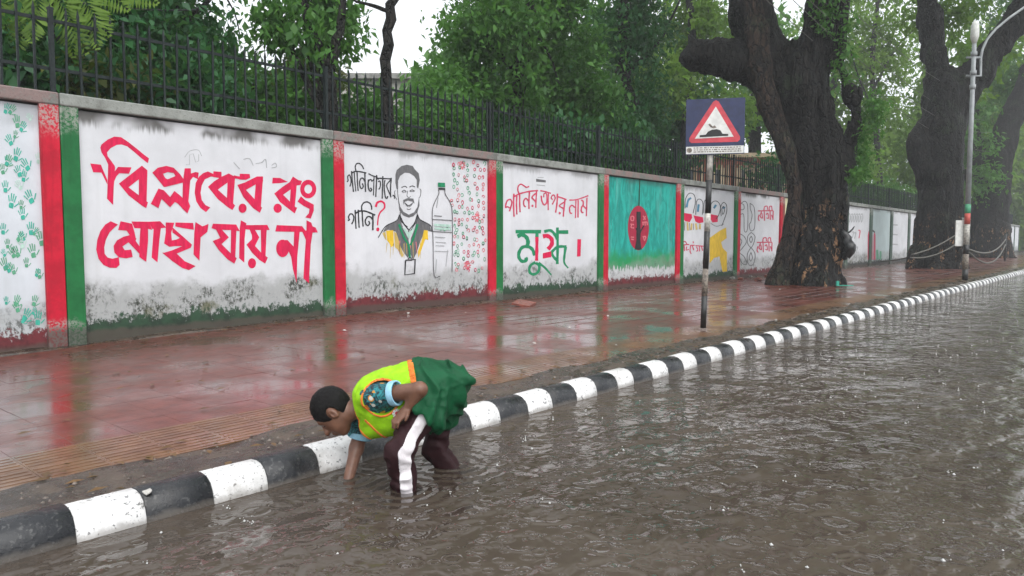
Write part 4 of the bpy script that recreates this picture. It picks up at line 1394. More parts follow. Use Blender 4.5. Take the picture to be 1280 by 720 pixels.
# wood far behind the garden: separate crowns
FG = 'distant trees at the back of the garden'
for (px, py, dep, rx, ry, n, m) in ((-40, 120, 22, 120, 130, 9000, 'leaf_dark'), (110, 90, 24, 110, 120, 9000, 'leaf_dark'), (225, 110, 23, 70, 80, 7000, 'leaf_dark'), (330, 150, 27, 60, 45, 5000, 'leaf_dark'), (570, 130, 30, 50, 50, 5000, 'leaf_mid'),
                                    (660, 90, 30, 95, 130, 6500, 'leaf_dark'), (800, 100, 34, 85, 120, 4500, 'leaf_dark'), (945, 80, 40, 80, 90, 4500, 'leaf_mid'), (1040, 120, 48, 80, 120, 5500, 'leaf_bright'), (1150, 130, 52, 80, 120, 5500, 'leaf_bright')):
    tree('far_tree', 'tall leafy tree at the back of the garden', px, dep, [(px, py + 40, dep, .3), (px + 8, py - 60, dep, .2)], [], [ell(px, py, dep, rx, ry, 2.2), ell(px + rx * .4, py + ry * .5, dep, rx * .7, ry * .6, 2.)], n, .42, m, 'bark_dark', FG, spread=.6)
# the avenue's end, pale with rain
EG = 'trees closing the far end of the road'
for (px, py, dep, rx, ry, n) in ((1235, 140, 66, 60, 110, 9000), (1290, 190, 78, 60, 100, 9000), (1345, 150, 90, 70, 130, 8000), (1190, 200, 80, 50, 80, 6000), (1270, 285, 84, 50, 26, 4000), (1390, 250, 110, 60, 70, 5000)):
    tree('far_tree', 'pale misty tree closing the far end of the flooded road', px, dep, [(px, py + 30, dep, .4), (px + 5, py - 60, dep, .25)], [], [ell(px, py, dep, rx, ry, 3.), ell(px - rx * .3, py + ry * .5, dep, rx * .7, ry * .55, 3.)], n, .6, 'leaf_bright', 'bark_dark', EG, spread=.9, zmin=.1)


# pinnate fronds hanging over the fence at the left
def fronds(label, specs, m):
    b0 = base_pt(70, dy(70, 9.5))
    root = tag(empty('feathery_tree', b0), label, 'tree')
    mb = MB(); p_, r_ = wob([b0, at(66, 60, dy(70, 9.5)), at(60, -60, dy(70, 9.4))], [.09, .07, .05]); mb.tube(p_, r_, 8)
    o = mb.build('trunk', M['bark_dark'], root); o.location = -Vector(b0)
    for (a, bq, c) in specs:
        VV, FF = [], []
        A, Bm, Cc = np.array(at(*a)), np.array(at(*bq)), np.array(at(*c))
        n_ = 22
        for i in range(n_):
            t = i / (n_ - 1)
            p0 = (1 - t) ** 2 * A + 2 * t * (1 - t) * Bm + t * t * Cc
            tg = 2 * (1 - t) * (Bm - A) + 2 * t * (Cc - Bm); tg /= np.linalg.norm(tg)
            sd = np.cross(tg, Fw); sd /= np.linalg.norm(sd)
            ln = .26 * math.sin(math.pi * min(1, .18 + t * .80)) ** .7
            for sg in (-1, 1):
                d = sd * sg * .8 + tg * .45 + np.array([0, 0, -.25]) + rng.normal(size=3) * .08; d /= np.linalg.norm(d)
                nv = np.cross(d, tg); nv /= np.linalg.norm(nv)
                w_ = np.cross(d, nv) * .018
                k = len(VV)
                VV += [p0, p0 + d * ln * .5 + w_, p0 + d * ln, p0 + d * ln * .5 - w_]
                FF.append((k, k + 1, k + 2, k + 3))
        me = raw_mesh('frond', VV, FF)
        f = link('frond', me, root, M[m]); f.location = -Vector(b0)


zz_ = dy(80, 9.0)
fronds('tree with long feathery fronds hanging over the fence above the handprint panel',
       [((48, -30, zz_), (50, 10, zz_), (38, 52, zz_ - .2)), ((60, -30, zz_), (80, 0, zz_), (108, 66, zz_ - .2)), ((70, -30, zz_), (110, -5, zz_), (136, 44, zz_ - .1)),
        ((40, -30, zz_), (20, 0, zz_), (5, 40, zz_)), ((75, -35, zz_), (120, -25, zz_), (160, 12, zz_)), ((66, -20, zz_ + .3), (86, 20, zz_ + .3), (92, 70, zz_ + .2)),
        ((-10, -20, zz_), (0, 10, zz_), (-14, 50, zz_)), ((110, -40, zz_ + .3), (150, -20, zz_ + .3), (196, 4, zz_ + .3)), ((30, -30, zz_), (30, 10, zz_), (22, 66, zz_ - .1)), ((84, -34, zz_), (118, 4, zz_), (122, 60, zz_ - .2))], 'leaf_bright')


# ------------------------------------------------------------------ the great trees on the pavement
def great_tree(name, label, base, chains, roots, leafs, leafm, n, size, h, bark='bark_rain', extra=(), cut=None):
    b0 = np.array(base, float)
    root = tag(empty(name, b0), label, 'tree', None)
    allp = np.array([p for ch in chains for p in ch[0]] + [r_[0] for r_ in roots] + [r_[1] for r_ in roots])
    mr = max(max(ch[1]) for ch in chains)
    lo, hi = allp.min(0) - mr - .25, allp.max(0) + mr + .25
    lo[2] = b0[2] - 0.12

    def fn(Pt):
        d = None
        for nodes, rads in chains:
            e = chain(Pt, nodes, rads, .25)
            d = e if d is None else smin(d, e, .3)
        for a, b_, ra, rb in roots:
            d = smin(d, cone(Pt, a, b_, ra, rb), .25)
        if cut is not None: d = np.maximum(d, (Pt - cut[0]) @ cut[1])
        near = np.abs(d) < .5
        Q = Pt[near]
        d = d.astype(np.float32)
        nz = vnoise(Q * np.array([1, 1, .45]), 1.6) * .12 + (np.abs(vnoise(Q * np.array([1, 1, .22]), 4.6, 3.)) - .3) * -.17 + (np.abs(vnoise(Q * np.array([1, 1, .4]), 9.5, 7.)) - .3) * -.06
        d[near] += nz
        return d
    me = surf('trunk', fn, lo, hi, h, True, 0.35)
    o = link('trunk', me, root, M[bark]); o.location = -Vector(b0)
    for nodes, rads in extra:                    # pale woody stem grown up the trunk's flank
        e_ = np.array(nodes); mr_ = max(rads) + .3
        def fn2(Pt, nodes=nodes, rads=rads):
            d = chain(Pt, nodes, rads, .15)
            return d + vnoise(Pt * np.array([1, 1, .4]), 3.) * .05 - np.abs(vnoise(Pt * np.array([1, 1, .3]), 9.)) * .03
        o = link('flank_stem', surf('flank_stem', fn2, e_.min(0) - mr_, e_.max(0) + mr_, h, True, .12), root, M['bark_brown']); o.location = -Vector(b0)
    if leafs:
        c = link('crown', leaf_mesh('crown', leafs, n, size, clump=16, spread=.5, shell=.6), root, M[leafm]); c.location = -Vector(b0)
    return root


D1 = 18.2
U1 = np.array([0, 0, 1.0])
def t1(px, py, dd=0.0): return at(px, py, D1 + dd)
b1 = on_z(1012, 352, .13); b1[2] = .13
c1 = [([t1(1012, 356), t1(1022, 300), t1(1026, 250), t1(1016, 190), t1(1000, 130), t1(990, 95)], [.76, .56, .53, .55, .62, .62]),
      ([t1(990, 110), t1(958, 70, .2), t1(940, 20, .3), t1(928, -60, .5), t1(900, -190, .8)], [.50, .52, .50, .44, .3]),
      ([t1(1000, 120), t1(1018, 60, -.2), t1(1030, 0, -.5), t1(1050, -90, -1.), t1(1090, -200, -1.5)], [.50, .42, .40, .36, .25]),
      ([t1(960, 90, .1), t1(915, 74, .1), t1(872, 68, 0)], [.42, .40, .36]),
      ([t1(1030, 235), t1(1056, 205, -.2), t1(1072, 160, -.3), t1(1066, 120, -.4), t1(1046, 70, -.4), t1(1052, -20, -.6)], [.34, .24, .18, .15, .13, .10])]
x1 = [([t1(972, 356, -.35), t1(984, 320, -.40), t1(992, 280, -.42), t1(994, 235, -.45), t1(982, 185, -.5), t1(960, 130, -.45), t1(948, 85, -.35), t1(946, 40, -.25), t1(938, -20, -.1)], [.30, .20, .17, .17, .20, .24, .26, .26, .24])]
r1 = [(t1(992, 330), t1(960, 357, -.3), .36, .10), (t1(1034, 330), t1(1054, 358, -.3), .34, .12), (t1(1010, 330), t1(1012, 362, -.8), .5, .16), (t1(1000, 330, .5), t1(985, 350, 1.2), .5, .2)]
g1 = great_tree('great_tree', 'huge dark gnarled tree with a lopped side limb beyond the road sign', b1, c1, r1,
                [ell(930, -190, D1, 260, 90, 4.), ell(1110, -210, D1 - 1.5, 240, 90, 4.), ell(1010, -330, D1, 380, 100, 6.)], 'leaf_bright', 30000, .2, .045, extra=x1, cut=(t1(858, 70), -Rt * .95 + U1 * .3))
# pale patches where bark has peeled are in the bark material; a black sack hangs on the right flank
mb = MB()
p_, r_ = wob([t1(1052, 288, -.55), t1(1060, 300, -.6), t1(1060, 316, -.6), t1(1054, 324, -.55)], [.05, .12, .13, .04]); mb.tube(p_, r_, 9, True, .1)
p_, r_ = wob([t1(1054, 296, -.55), t1(1064, 288, -.6), t1(1068, 283, -.6)], [.03, .022, .012]); mb.tube(p_, r_, 6)
tag(mb.build('sack', plain('black_plastic', (.012, .012, .013), .35, .3, 20)), 'black sack hanging on the flank of the gnarled tree by the faded wall lettering', 'sack')

D2 = 29.2
def t2(px, py, dd=0.0): return at(px, py, D2 + dd)
b2 = on_z(1170, 335, .13); b2[2] = .13
c2 = [([t2(1170, 340), t2(1174, 290), t2(1178, 220), t2(1178, 160), t2(1182, 110)], [.92, .80, .78, .78, .82]),
      ([t2(1180, 120), t2(1168, 70), t2(1160, 20), t2(1145, -60), t2(1120, -160)], [.5, .4, .38, .34, .25]),
      ([t2(1190, 140), t2(1225, 90, -.3), t2(1262, 35, -.6), t2(1310, -40, -1.), t2(1370, -130, -1.5)], [.6, .5, .48, .44, .35]),
      ([t2(1150, 200), t2(1146, 178), t2(1150, 160)], [.35, .36, .2])]
r2 = [(t2(1150, 320), t2(1136, 340, -.3), .5, .15), (t2(1190, 320), t2(1206, 340, -.3), .5, .15), (t2(1170, 320), t2(1168, 344, -1.), .5, .2)]
great_tree('great_tree', 'thick upright tree trunk forking above the street lamp, ropes tied round it', b2, c2, r2,
           [ell(1100, -110, D2, 200, 70, 4.), ell(1290, -140, D2 - 1, 220, 80, 5.), ell(1180, 15, D2 + 2, 60, 30, 2.), ell(1225, 75, D2 + 4, 40, 40, 2.)], 'leaf_bright', 24000, .26, .075, 'bark_rain')
D3 = 48.0
def t3(px, py, dd=0.0): return at(px, py, D3 + dd)
b3 = on_z(1240, 322, .13); b3[2] = .13
great_tree('great_tree', 'far leaning tree trunk leafy with creepers behind the street lamp', b3,
           [([t3(1240, 326), t3(1238, 290), t3(1240, 250), t3(1246, 200), t3(1262, 150), t3(1290, 90), t3(1330, 0)], [1.35, 1.1, 1.0, .85, .7, .6, .5]), ([t3(1238, 260), t3(1222, 200), t3(1214, 140), t3(1204, 60)], [.6, .4, .35, .3])],
           [(t3(1230, 310), t3(1218, 326, -.4), .6, .2), (t3(1250, 310), t3(1262, 326, -.4), .6, .2)],
           [ell(1226, 230, D3 - 1, 24, 50, 1.2), ell(1210, 165, D3, 34, 40, 1.5), ell(1255, 105, D3 + 3, 50, 50, 3.), ell(1300, -20, D3, 120, 70, 4.)], 'leaf_mid', 15000, .32, .12)
# creeper leaves on the first trunk
me = leaf_mesh('creeper', [ell(1066, 178, D1 - .4, 16, 42, .35), ell(985, 105, D1 - .8, 12, 14, .2), ell(1052, 60, D1 - .6, 14, 30, .3), ell(1056, 215, D1 - .5, 8, 14, .2), ell(1075, 130, D1 - .3, 16, 30, .4), ell(1030, 20, D1 - .7, 14, 30, .3)], 3000, .11, spread=.16)
c = link('creeper', me, g1, M['leaf_mid']); c.location = -Vector(b1)

# ================================================================== ROAD SIGN
M['sign_blue'] = plain('sign_blue', (.016, .024, .075), .4, .25, 14, .08)
M['sign_red'] = plain('sign_red', (.52, .05, .07), .45, .2, 14, .08)
M['sign_white'] = plain('sign_white', (.66, .66, .63), .5, .15, 14, .08)
M['sign_black'] = plain('sign_black', (.015, .015, .015), .5, .2, 14, .08)
M['pole_black'] = plain('pole_black', (.018, .018, .018), .4, .5, 18, .3)
M['pole_white'] = plain('pole_white', (.42, .40, .36), .5, .45, 18, .3)
M['pole_worn'] = plain('pole_worn', (.20, .17, .14), .6, .7, 30, .4)
M['metal_grey'] = plain('metal_grey', (.34, .35, .36), .4, .15, 10, .1, Metallic=.3)
sb = on_z(879, 410, .125)
sroot = tag(empty('road_sign', sb, YAW - math.pi / 2 - R(12)), 'blue road sign with a speed hump triangle on a banded leaning pole', 'road sign')
lean = Vector((.045, 0, 0))          # the pole leans a little to the right
def lp(z): return (lean.x * z / 2.0, 0, z)
bands = [(0, .40, 'pole_black'), (.40, .74, 'pole_worn'), (.74, 1.20, 'pole_black'), (1.20, 1.42, 'pole_white'), (1.42, 1.83, 'pole_black'), (1.83, 2.30, 'pole_white')]
for (a, b_, m) in bands:
    mb = MB(); mb.tube([lp(a), lp(b_)], .036, 14); mb.build('pole', M[m], sroot)
PW, PHt = .69, .67
cz = 2.135 + PHt / 2 + .0
cx = lean.x * 1.15 + .045
def plate(name, pts, y0, th, m, parent):
    b_ = MB()
    n_ = len(pts)
    tri = tessellate_polygon([[Vector((p[0], p[1], 0)) for p in pts]])
    VV = [(p[0], y0, p[1]) for p in pts] + [(p[0], y0 - th, p[1]) for p in pts]
    FF = [tuple(t) for t in tri] + [tuple(n_ + i for i in reversed(t)) for t in tri] + [(i, (i + 1) % n_, n_ + (i + 1) % n_, n_ + i) for i in range(n_)]
    b_.add(VV, FF)
    me = recalc(b_.mesh(name))
    return link(name, me, parent, M[m])
def sp(x_, y_):                      # crop pixel (640x720 view of the board) to board coordinates
    return (cx + (x_ - 315) / 560 * PW, cz - (y_ - 340) / 560 * PHt)
board = plate('board', [sp(35, 60), sp(595, 60), sp(595, 620), sp(35, 620)], -.040, .012, 'sign_blue', sroot)
plate('strip', [sp(40, 538), sp(590, 538), sp(590, 612), sp(40, 612)], -.0525, .002, 'sign_white', board)
def rtri(cx_, pts, r_):
    return pts
plate('red_triangle', [sp(292, 92), sp(318, 78), sp(344, 92), sp(552, 450), sp(552, 478), sp(530, 500), sp(90, 500), sp(68, 480), sp(70, 450)], -.0525, .002, 'sign_red', board)
plate('white_triangle', [sp(318, 142), sp(492, 448), sp(122, 458)], -.0555, .002, 'sign_white', board)
plate('hump_symbol', [sp(168, 424), sp(228, 420), sp(246, 392), sp(286, 372), sp(330, 368), sp(366, 382), sp(386, 416), sp(440, 420), sp(440, 438), sp(168, 444)], -.0585, .002, 'sign_black', board)
plate('hump_symbol', [sp(250, 318), sp(266, 310), sp(290, 340), sp(310, 330), sp(330, 352), sp(300, 360), sp(270, 345)], -.0585, .002, 'pole_worn', board)
plate('emblem', [sp(72 + 26 * math.cos(k * .524), 574 + 26 * math.sin(k * .524)) for k in range(12)], -.0555, .0015, 'pole_worn', board)
for row, yy in enumerate((552, 572, 592)):
    x_ = 112
    while x_ < 560:
        w_ = random.uniform(10, 34)
        plate('small_print', [sp(x_, yy - 5), sp(x_ + w_, yy - 5), sp(x_ + w_, yy + 5), sp(x_, yy + 5)], -.0555, .001, 'pole_worn', board)
        x_ += w_ + random.uniform(6, 12)
for zz in (2.22, 2.62):
    mb = MB(); mb.box((cx - .01, -.02, zz), (.16, .035, .03)); mb.build('bracket', M['metal_grey'], sroot)
mb = MB(); mb.tube([lp(2.29), lp(2.72)], .034, 12); mb.build('pole', M['pole_worn'], sroot)

# ================================================================== STREET LAMP
lb_ = on_z(1206, 350, .13)
DL = (lb_ - CAM) @ Fw
lroot = tag(empty('street_lamp', lb_), 'grey street lamp post with a curved arm over the road and a banded foot', 'street lamp')
def lpt(px, py):
    p = at(px, py, DL) - lb_
    return (p[0], p[1], p[2])
M['lamp_grey'] = plain('lamp_grey', (.30, .32, .33), .45, .2, 6, .1)
M['band_red'] = plain('band_red', (.45, .07, .05), .5, .3, 12, .2)
M['band_green'] = plain('band_green', (.06, .30, .16), .5, .3, 12, .2)
ztop = lpt(1207, 60)[2]
seg = [(0, .30, 'pole_black', .075), (.30, .72, 'pole_worn', .075), (.72, .98, 'pole_black', .075), (.98, 1.55, 'pole_white', .074), (1.55, 1.85, 'band_red', .073), (1.85, 2.10, 'band_green', .073), (2.10, ztop, 'lamp_grey', .068)]
for i, (a, b_, m, r_) in enumerate(seg):
    mb = MB(); mb.tube([(0, 0, a), (0, 0, b_)], [r_, r_ if i < 6 else .052], 14); mb.build('pole', M[m], lroot)
rx = np.array([Rt[0], Rt[1], 0])
mb = MB()
mb.tube([lpt(1208, 95), lpt(1226, 95), lpt(1226, 72), lpt(1228, 62), lpt(1234, 49), lpt(1245, 36), lpt(1262, 22), lpt(1282, 8), lpt(1320, -12), lpt(1350, -20)], .034, 9)
mb.tube([lpt(1208, 72), lpt(1226, 72)], .03, 8)
arm = mb.build('arm', M['lamp_grey'], lroot)
hd = MB(); hp0 = np.array(lpt(1350, -20)); hd.tube([hp0 - rx * .1, hp0 + rx * .1, hp0 + rx * .5, hp0 + rx * .68], [.05, .13, .15, .06], 10); hd.build('lamp_head', M['metal_grey'], lroot)
hd = MB(); t0 = np.array([0, 0, ztop]); hd.tube([t0, t0 + [0, 0, .2], t0 + [0, 0, .5], t0 + [0, 0, .62]], [.05, .11, .10, .03], 10); hd.build('top_lantern', M['sign_white'], lroot)
for zc in (lpt(1207, 95)[2], lpt(1207, 72)[2], lpt(1207, 112)[2]):
    mb = MB(); mb.tube([(0, 0, zc - .06), (0, 0, zc + .06)], .078, 12); mb.build('clamp', M['lamp_grey'], lroot)
mb = MB(); c_ = Vector(lb_) + Vector((-.02, .14, 1.30)); mb.box(c_, (.30, .03, .72), YAW - math.pi / 2); 
bo = mb.build('notice_board', M['sign_white']); bv = bo.modifiers.new('bevel', 'BEVEL'); bv.width = .01
tag(bo, 'blank white notice board tied behind the street lamp post', 'board')

# ================================================================== ROPES and WIRES
M['rope'] = plain('rope', (.13, .125, .11), .8, .2, 40, .2)
M['wire'] = plain('wire', (.03, .03, .033), .5, .2, 5, 0)
def sag(a, b_, s, n_=14): return [np.array(a) * (1 - t) + np.array(b_) * t - np.array([0, 0, s * 4 * t * (1 - t)]) for t in np.linspace(0, 1, n_)]
post_label = 'thin iron stake holding the ropes beside the leaning tree'
pb = on_z(1256, 326, .13)
mb = MB(); mb.tube([pb, pb + [0, 0, 1.5]], .05, 8); mb.tube([pb + [0, 0, 1.5], pb + [0, 0, 1.56]], [.06, .02], 8)
tag(mb.build('stake', M['pole_black']), post_label, 'stake')
for (a, b_, s, lab) in ((t2(1200, 296, -1.1), at(1092, 327, D2 + 3), .25, 'long rope sagging from the forked tree towards the wall'), (t2(1200, 290, -1.1), t2(1140, 318, -1.2), .12, 'upper rope wound across the foot of the forked tree'),
                        (t2(1198, 303, -1.1), t2(1138, 322, -1.2), .2, 'lower rope wound across the foot of the forked tree'), (at(1212, 312, DL + .2), pb + [0, 0, 1.2], .35, 'thick rope slung between the lamp post and the iron stake'), (at(1212, 316, DL + .2), pb + [0, 0, .9], .6, 'lower slack rope between the lamp post and the iron stake')):
    mb = MB(); mb.tube(sag(a, b_, s), .028, 6)
    tag(mb.build('rope', M['rope']), lab, 'rope')
for i, (a, b_, s) in enumerate(((at(925, -30, 14), at(1240, 190, 44), .8), (at(960, -30, 14), at(1240, 165, 44), .9), (at(985, -25, 15), at(1230, 150, 44), .7), (at(1010, -40, 15), at(1240, 120, 44), .8))):
    mb = MB(); mb.tube(sag(a, b_, s, 20), .008, 5)
    tag(mb.build('overhead_wire', M['rope']), 'thin pale overhead wire strung past the great trunks', 'wire', 'overhead wires past the great trunks')
mb = MB(); mb.tube(sag(at(60, -4, 8.6), at(245, 12, 10.2), .06, 16), .011, 6)
tag(mb.build('cable', M['wire']), 'thin dark cable crossing the foliage above the handprint panel', 'cable')

# ================================================================== THE PERSON, bent over in the water
def pp(cx_, cy_, d_): return np.array(at(370 + cx_ / 3.6, 430 + cy_ / 3.6, d_))


def cloth(name, c, rough=.75, fold=.5):
    b = B(name)
    p = b.pos()
    n1, n2 = b.noise(p, 14, 4, .6), b.noise(p, 160, 3, .6)
    col = b.mix(b.step(n1, .3, .7), tuple(k * .78 for k in c), tuple(min(1, k * 1.12) for k in c))
    return b.done(col, rough, b.bump(b.math('ADD', b.math('MULTIPLY', n1, fold), b.math('MULTIPLY', n2, .12)), .5, .02), Specular_IOR_Level=.2)


def skin_mat():
    b = B('skin')
    p = b.pos()
    n1 = b.noise(p, 22, 4, .6)
    col = b.mix(b.step(n1, .3, .7), (.115, .050, .030), (.180, .085, .052))
    return b.done(col, .42, b.bump(b.noise(p, 140, 3), .12, .004), Subsurface_Weight=.05)


def print_mat():
    b = B('printed_cotton')
    p = b.pos()
    v = b.n('ShaderNodeTexVoronoi', {'Vector': b.n('ShaderNodeVectorMath', {0: p, 1: (0, 0, 0)}, operation='ADD').outputs[0], 'Scale': 26.0, 'Randomness': 1.0})
    c = b.n('ShaderNodeSeparateColor', {0: v.outputs['Color']}).outputs
    n1 = b.noise(p, 34, 4, .6, 2.0)
    col = b.mix(b.step(n1, .44, .52), (.008, .016, .022), (.012, .12, .14))
    col = b.mix(b.step(n1, .56, .60), col, (.02, .22, .24))
    col = b.mix(b.math('MULTIPLY', b.step(c[0], .78, .80), b.step(v.outputs['Distance'], .45, .40)), col, (.50, .22, .03))
    col = b.mix(b.math('MULTIPLY', b.step(c[1], .90, .92), b.step(v.outputs['Distance'], .30, .26)), col, (.55, .55, .50))
    return b.done(col, .75)


M['skin'] = skin_mat()
M['hair'] = plain('hair', (.004, .003, .003), .6, .5, 60, .5, **{'Specular_IOR_Level': .2})
M['vest'] = cloth('vest_cloth', (.30, .60, .012), .62, .5)
M['vest_trim'] = cloth('trim_cloth', (.75, .20, .04), .7)
M['shirt'] = print_mat()
M['cuff'] = cloth('cuff_cloth', (.28, .52, .66), .75)
M['green_cloth'] = cloth('green_cloth', (.004, .070, .026), .6, .8)
M['maroon'] = cloth('maroon_cloth', (.028, .009, .011), .6, .7)
M['maroon_wet'] = cloth('wet_cloth', (.055, .017, .015), .35, .7)
M['white_cloth'] = cloth('white_cloth', (.72, .68, .70), .7, .4)

Fh = np.array([math.cos(YAW), math.sin(YAW), 0.0])
U_ = np.array([0, 0, 1.0])
pel = pp(640, 205, 3.70)
hN, hF = pp(605, 255, 3.60), pp(655, 260, 3.80)
kN, kF = pp(468, 478, 3.46), pp(622, 470, 3.86)
eN, eF = on_z(370 + 488 / 3.6, 430 + 655 / 3.6), on_z(370 + 668 / 3.6, 430 + 548 / 3.6)
def below(k_, e_, zt=-.15): return k_ + (e_ - k_) * ((zt - k_[2]) / (e_[2] - k_[2]))
aN = below(kN, eN)
aF = below(kF, eF)
waist = pp(510, 185, 3.68)
chest = pp(390, 235, 3.66)
nk0, nk1 = pp(285, 285, 3.65), pp(232, 312, 3.65)
sN, sF = pp(352, 236, 3.545), pp(318, 300, 3.775)
elN, wrN = pp(556, 205, 3.45), pp(505, 288, 3.475)
elF, enF = pp(272, 470, 3.765), on_z(370 + 238 / 3.6, 430 + 600 / 3.6)
wrF = elF + (enF - elF) * 1.25
hc = pp(168, 304, 3.65)
hu = -Rt * .85 + U_ * .52; hu /= np.linalg.norm(hu)
hn = -Rt * .52 - U_ * .85 + Fh * -.12; hn -= hu * (hn @ hu); hn /= np.linalg.norm(hn)
hside = np.cross(hu, hn)
HA = [hu, hn, hside]
def hp_(u, n_, s): return hc + hu * u + hn * n_ + hside * s
SGN = 1.0 if hside @ Fh < 0 else -1.0          # side facing the road


def torso(Pt, g=0.0):
    ax = (nk0 - pel) / np.linalg.norm(nk0 - pel)
    bk = np.cross(ax, Fh); bk /= np.linalg.norm(bk)
    if bk[2] < 0: bk = -bk
    A = [ax, bk, np.cross(ax, bk)]
    d = ellip(Pt, pel, A, (.145 + g, .118 + g, .140 + g))
    d = smin(d, ellip(Pt, waist, A, (.135 + g, .095 + g, .118 + g)), .05)
    d = smin(d, ellip(Pt, chest, A, (.135 + g, .105 + g, .135 + g)), .06)
    d = smin(d, cone(Pt, sN, sF, .052 + g, .052 + g), .05)
    return d


def hand_sdf(Pt, w_, fwd, out, nrm, s=.82):
    """palm + five bent fingers"""
    palm = w_ + fwd * .045 * s
    d = ellip(Pt, palm, [fwd, out, nrm], (.048 * s, .038 * s, .017 * s))
    for k, (o_, ln) in enumerate(((-.028, .058), (-.010, .070), (.009, .066), (.027, .050))):
        a = w_ + fwd * .080 * s + out * o_ * s
        m_ = a + fwd * ln * .55 * s - nrm * .010 * s
        e = m_ + fwd * ln * .40 * s - nrm * .026 * s
        d = smin(d, chain(Pt, [a - fwd * .03 * s, m_, e], [.0095 * s, .0085 * s, .0070 * s], .004), .006)
    a = w_ + fwd * .030 * s - out * .034 * s
    d = smin(d, chain(Pt, [a, a + fwd * .03 * s - out * .022 * s, a + fwd * .055 * s - out * .026 * s - nrm * .012 * s], [.012 * s, .010 * s, .008 * s], .004), .008)
    return d


def nrmz(v): return v / np.linalg.norm(v)


def body(Pt):
    d = torso(Pt, -.035)
    d = smin(d, chain(Pt, [hN, kN, aN], [.060, .048, .033], .03), .03)
    d = smin(d, chain(Pt, [hF, kF, aF], [.060, .046, .033], .03), .03)
    for an, kn in ((aN, kN), (aF, kF)):
        toe = an - Rt * .15 + np.array([0, 0, -.045])
        heel = an + Rt * .03 + np.array([0, 0, -.04])
        d = smin(d, chain(Pt, [heel, an + np.array([0, 0, -.02]), toe], [.028, .032, .022], .02), .02)
    d = smin(d, chain(Pt, [sN, elN, wrN], [.046, .036, .025], .02), .03)
    d = smin(d, chain(Pt, [sF, elF, wrF], [.046, .036, .025], .02), .03)
    f = nrmz(kN - hN)
    d = smin(d, hand_sdf(Pt, wrN, nrmz(f * .8 - Rt * .3), nrmz(np.cross(f, U_)), nrmz(np.cross(nrmz(np.cross(f, U_)), f)) * 1.0), .01)
    f2 = nrmz(wrF - elF)
    d = smin(d, hand_sdf(Pt, wrF, f2, nrmz(np.cross(f2, Rt)), -Rt), .01)
    d = smin(d, cone(Pt, nk0, nk1, .052, .047), .03)
    # head
    h = ellip(Pt, hp_(.018, -.012, 0), HA, (.098, .095, .076))
    h = smin(h, ellip(Pt, hp_(-.045, .030, 0), HA, (.068, .062, .060)), .03)          # jaw and cheeks
    h = smin(h, ellip(Pt, hp_(-.098, .052, 0), HA, (.022, .026, .028)), .025)         # chin
    h = smin(h, ellip(Pt, hp_(.022, .070, 0), HA, (.018, .022, .045)), .02)           # brow
    h = smin(h, cone(Pt, hp_(.004, .086, 0), hp_(-.034, .108, 0), .008, .015), .010)  # nose
    for s in (-1, 1):
        h = smin(h, cone(Pt, hp_(-.036, .094, s * .013), hp_(-.038, .092, s * .016), .009, .008), .008)
        ear = smax(ellip(Pt, hp_(-.012, -.008, s * .078), HA, (.032, .020, .013)), -ellip(Pt, hp_(-.010, -.002, s * .092), HA, (.018, .010, .012)), .004)
        h = smin(h, ear, .006)
        h = smax(h, -ellip(Pt, hp_(.000, .100, s * .032), HA, (.012, .014, .018)), .012)   # eye sockets
    h = smin(h, ellip(Pt, hp_(-.062, .090, 0), HA, (.008, .011, .024)), .006)         # lips
    h = smin(h, ellip(Pt, hp_(-.076, .086, 0), HA, (.009, .012, .021)), .006)
    return smin(d, h, .02)


jo = np.array([pel, hN, hF, kN, kF, aN, aF, chest, sN, sF, elN, elF, wrN, wrF, hc])
plo, phi = jo.min(0) - .26, jo.max(0) + .26
plo[2] = -.25
proot = tag(empty('person', (eN + eF) / 2 * np.array([1, 1, 0]) + np.array([0, 0, -.21])), 'person in neon vest and green shorts bending to reach into the flood water', 'person')
porg = Vector(proot.location)


def part(name, fn, m, lo=None, hi=None, h=.006, parent=None):
    me = surf(name, fn, plo if lo is None else lo, phi if hi is None else hi, h)
    o = link(name, me, parent or proot, M[m])
    o.location = -porg if parent is None else (0, 0, 0)
    return o


bodyo = part('body', body, 'skin')
# eyes under the lids
for s in (-1, 1):
    mb = MB()
    c_ = hp_(-.002, .070, s * .031)
    bmm = bmesh.new(); bmesh.ops.create_uvsphere(bmm, u_segments=12, v_segments=8, radius=.0090)
    me = bpy.data.meshes.new('eye'); bmm.to_mesh(me); bmm.free()
    o = link('eye', me, proot, M['sign_white']); o.location = Vector(c_) - porg
    bmm = bmesh.new(); bmesh.ops.create_uvsphere(bmm, u_segments=10, v_segments=6, radius=.007)
    me = bpy.data.meshes.new('pupil'); bmm.to_mesh(me); bmm.free()
    q_ = link('pupil', me, o, M['hair']); q_.location = Vector(hn * .0050 - hu * .004)


def hair(Pt):
    d = ellip(Pt, hp_(.026, -.016, 0), HA, (.104, .102, .084))
    q_ = (Pt - hc)
    u, n_, s = q_ @ hu, q_ @ hn, np.abs(q_ @ hside)
    front = n_ - (.050 + .35 * (u - .02))               # hairline over the brow
    low = -(u + .015 + .30 * (n_ + .02)) - np.where(n_ < -.03, .05, 0)
    d = smax(d, front - .03, .012)
    d = smax(d, low - .012, .012)
    d = smax(d, -(ellip(Pt, hp_(-.012, -.006, .082), HA, (.040, .028, .03))), .006)
    d = smax(d, -(ellip(Pt, hp_(-.012, -.006, -.082), HA, (.040, .028, .03))), .006)
    return d + vnoise(Pt, 90) * .0018 + vnoise(Pt, 28, 4.) * .0015


part('hair', hair, 'hair', hc - .16, hc + .16, .004)

axw = nrmz(nk0 - pel)


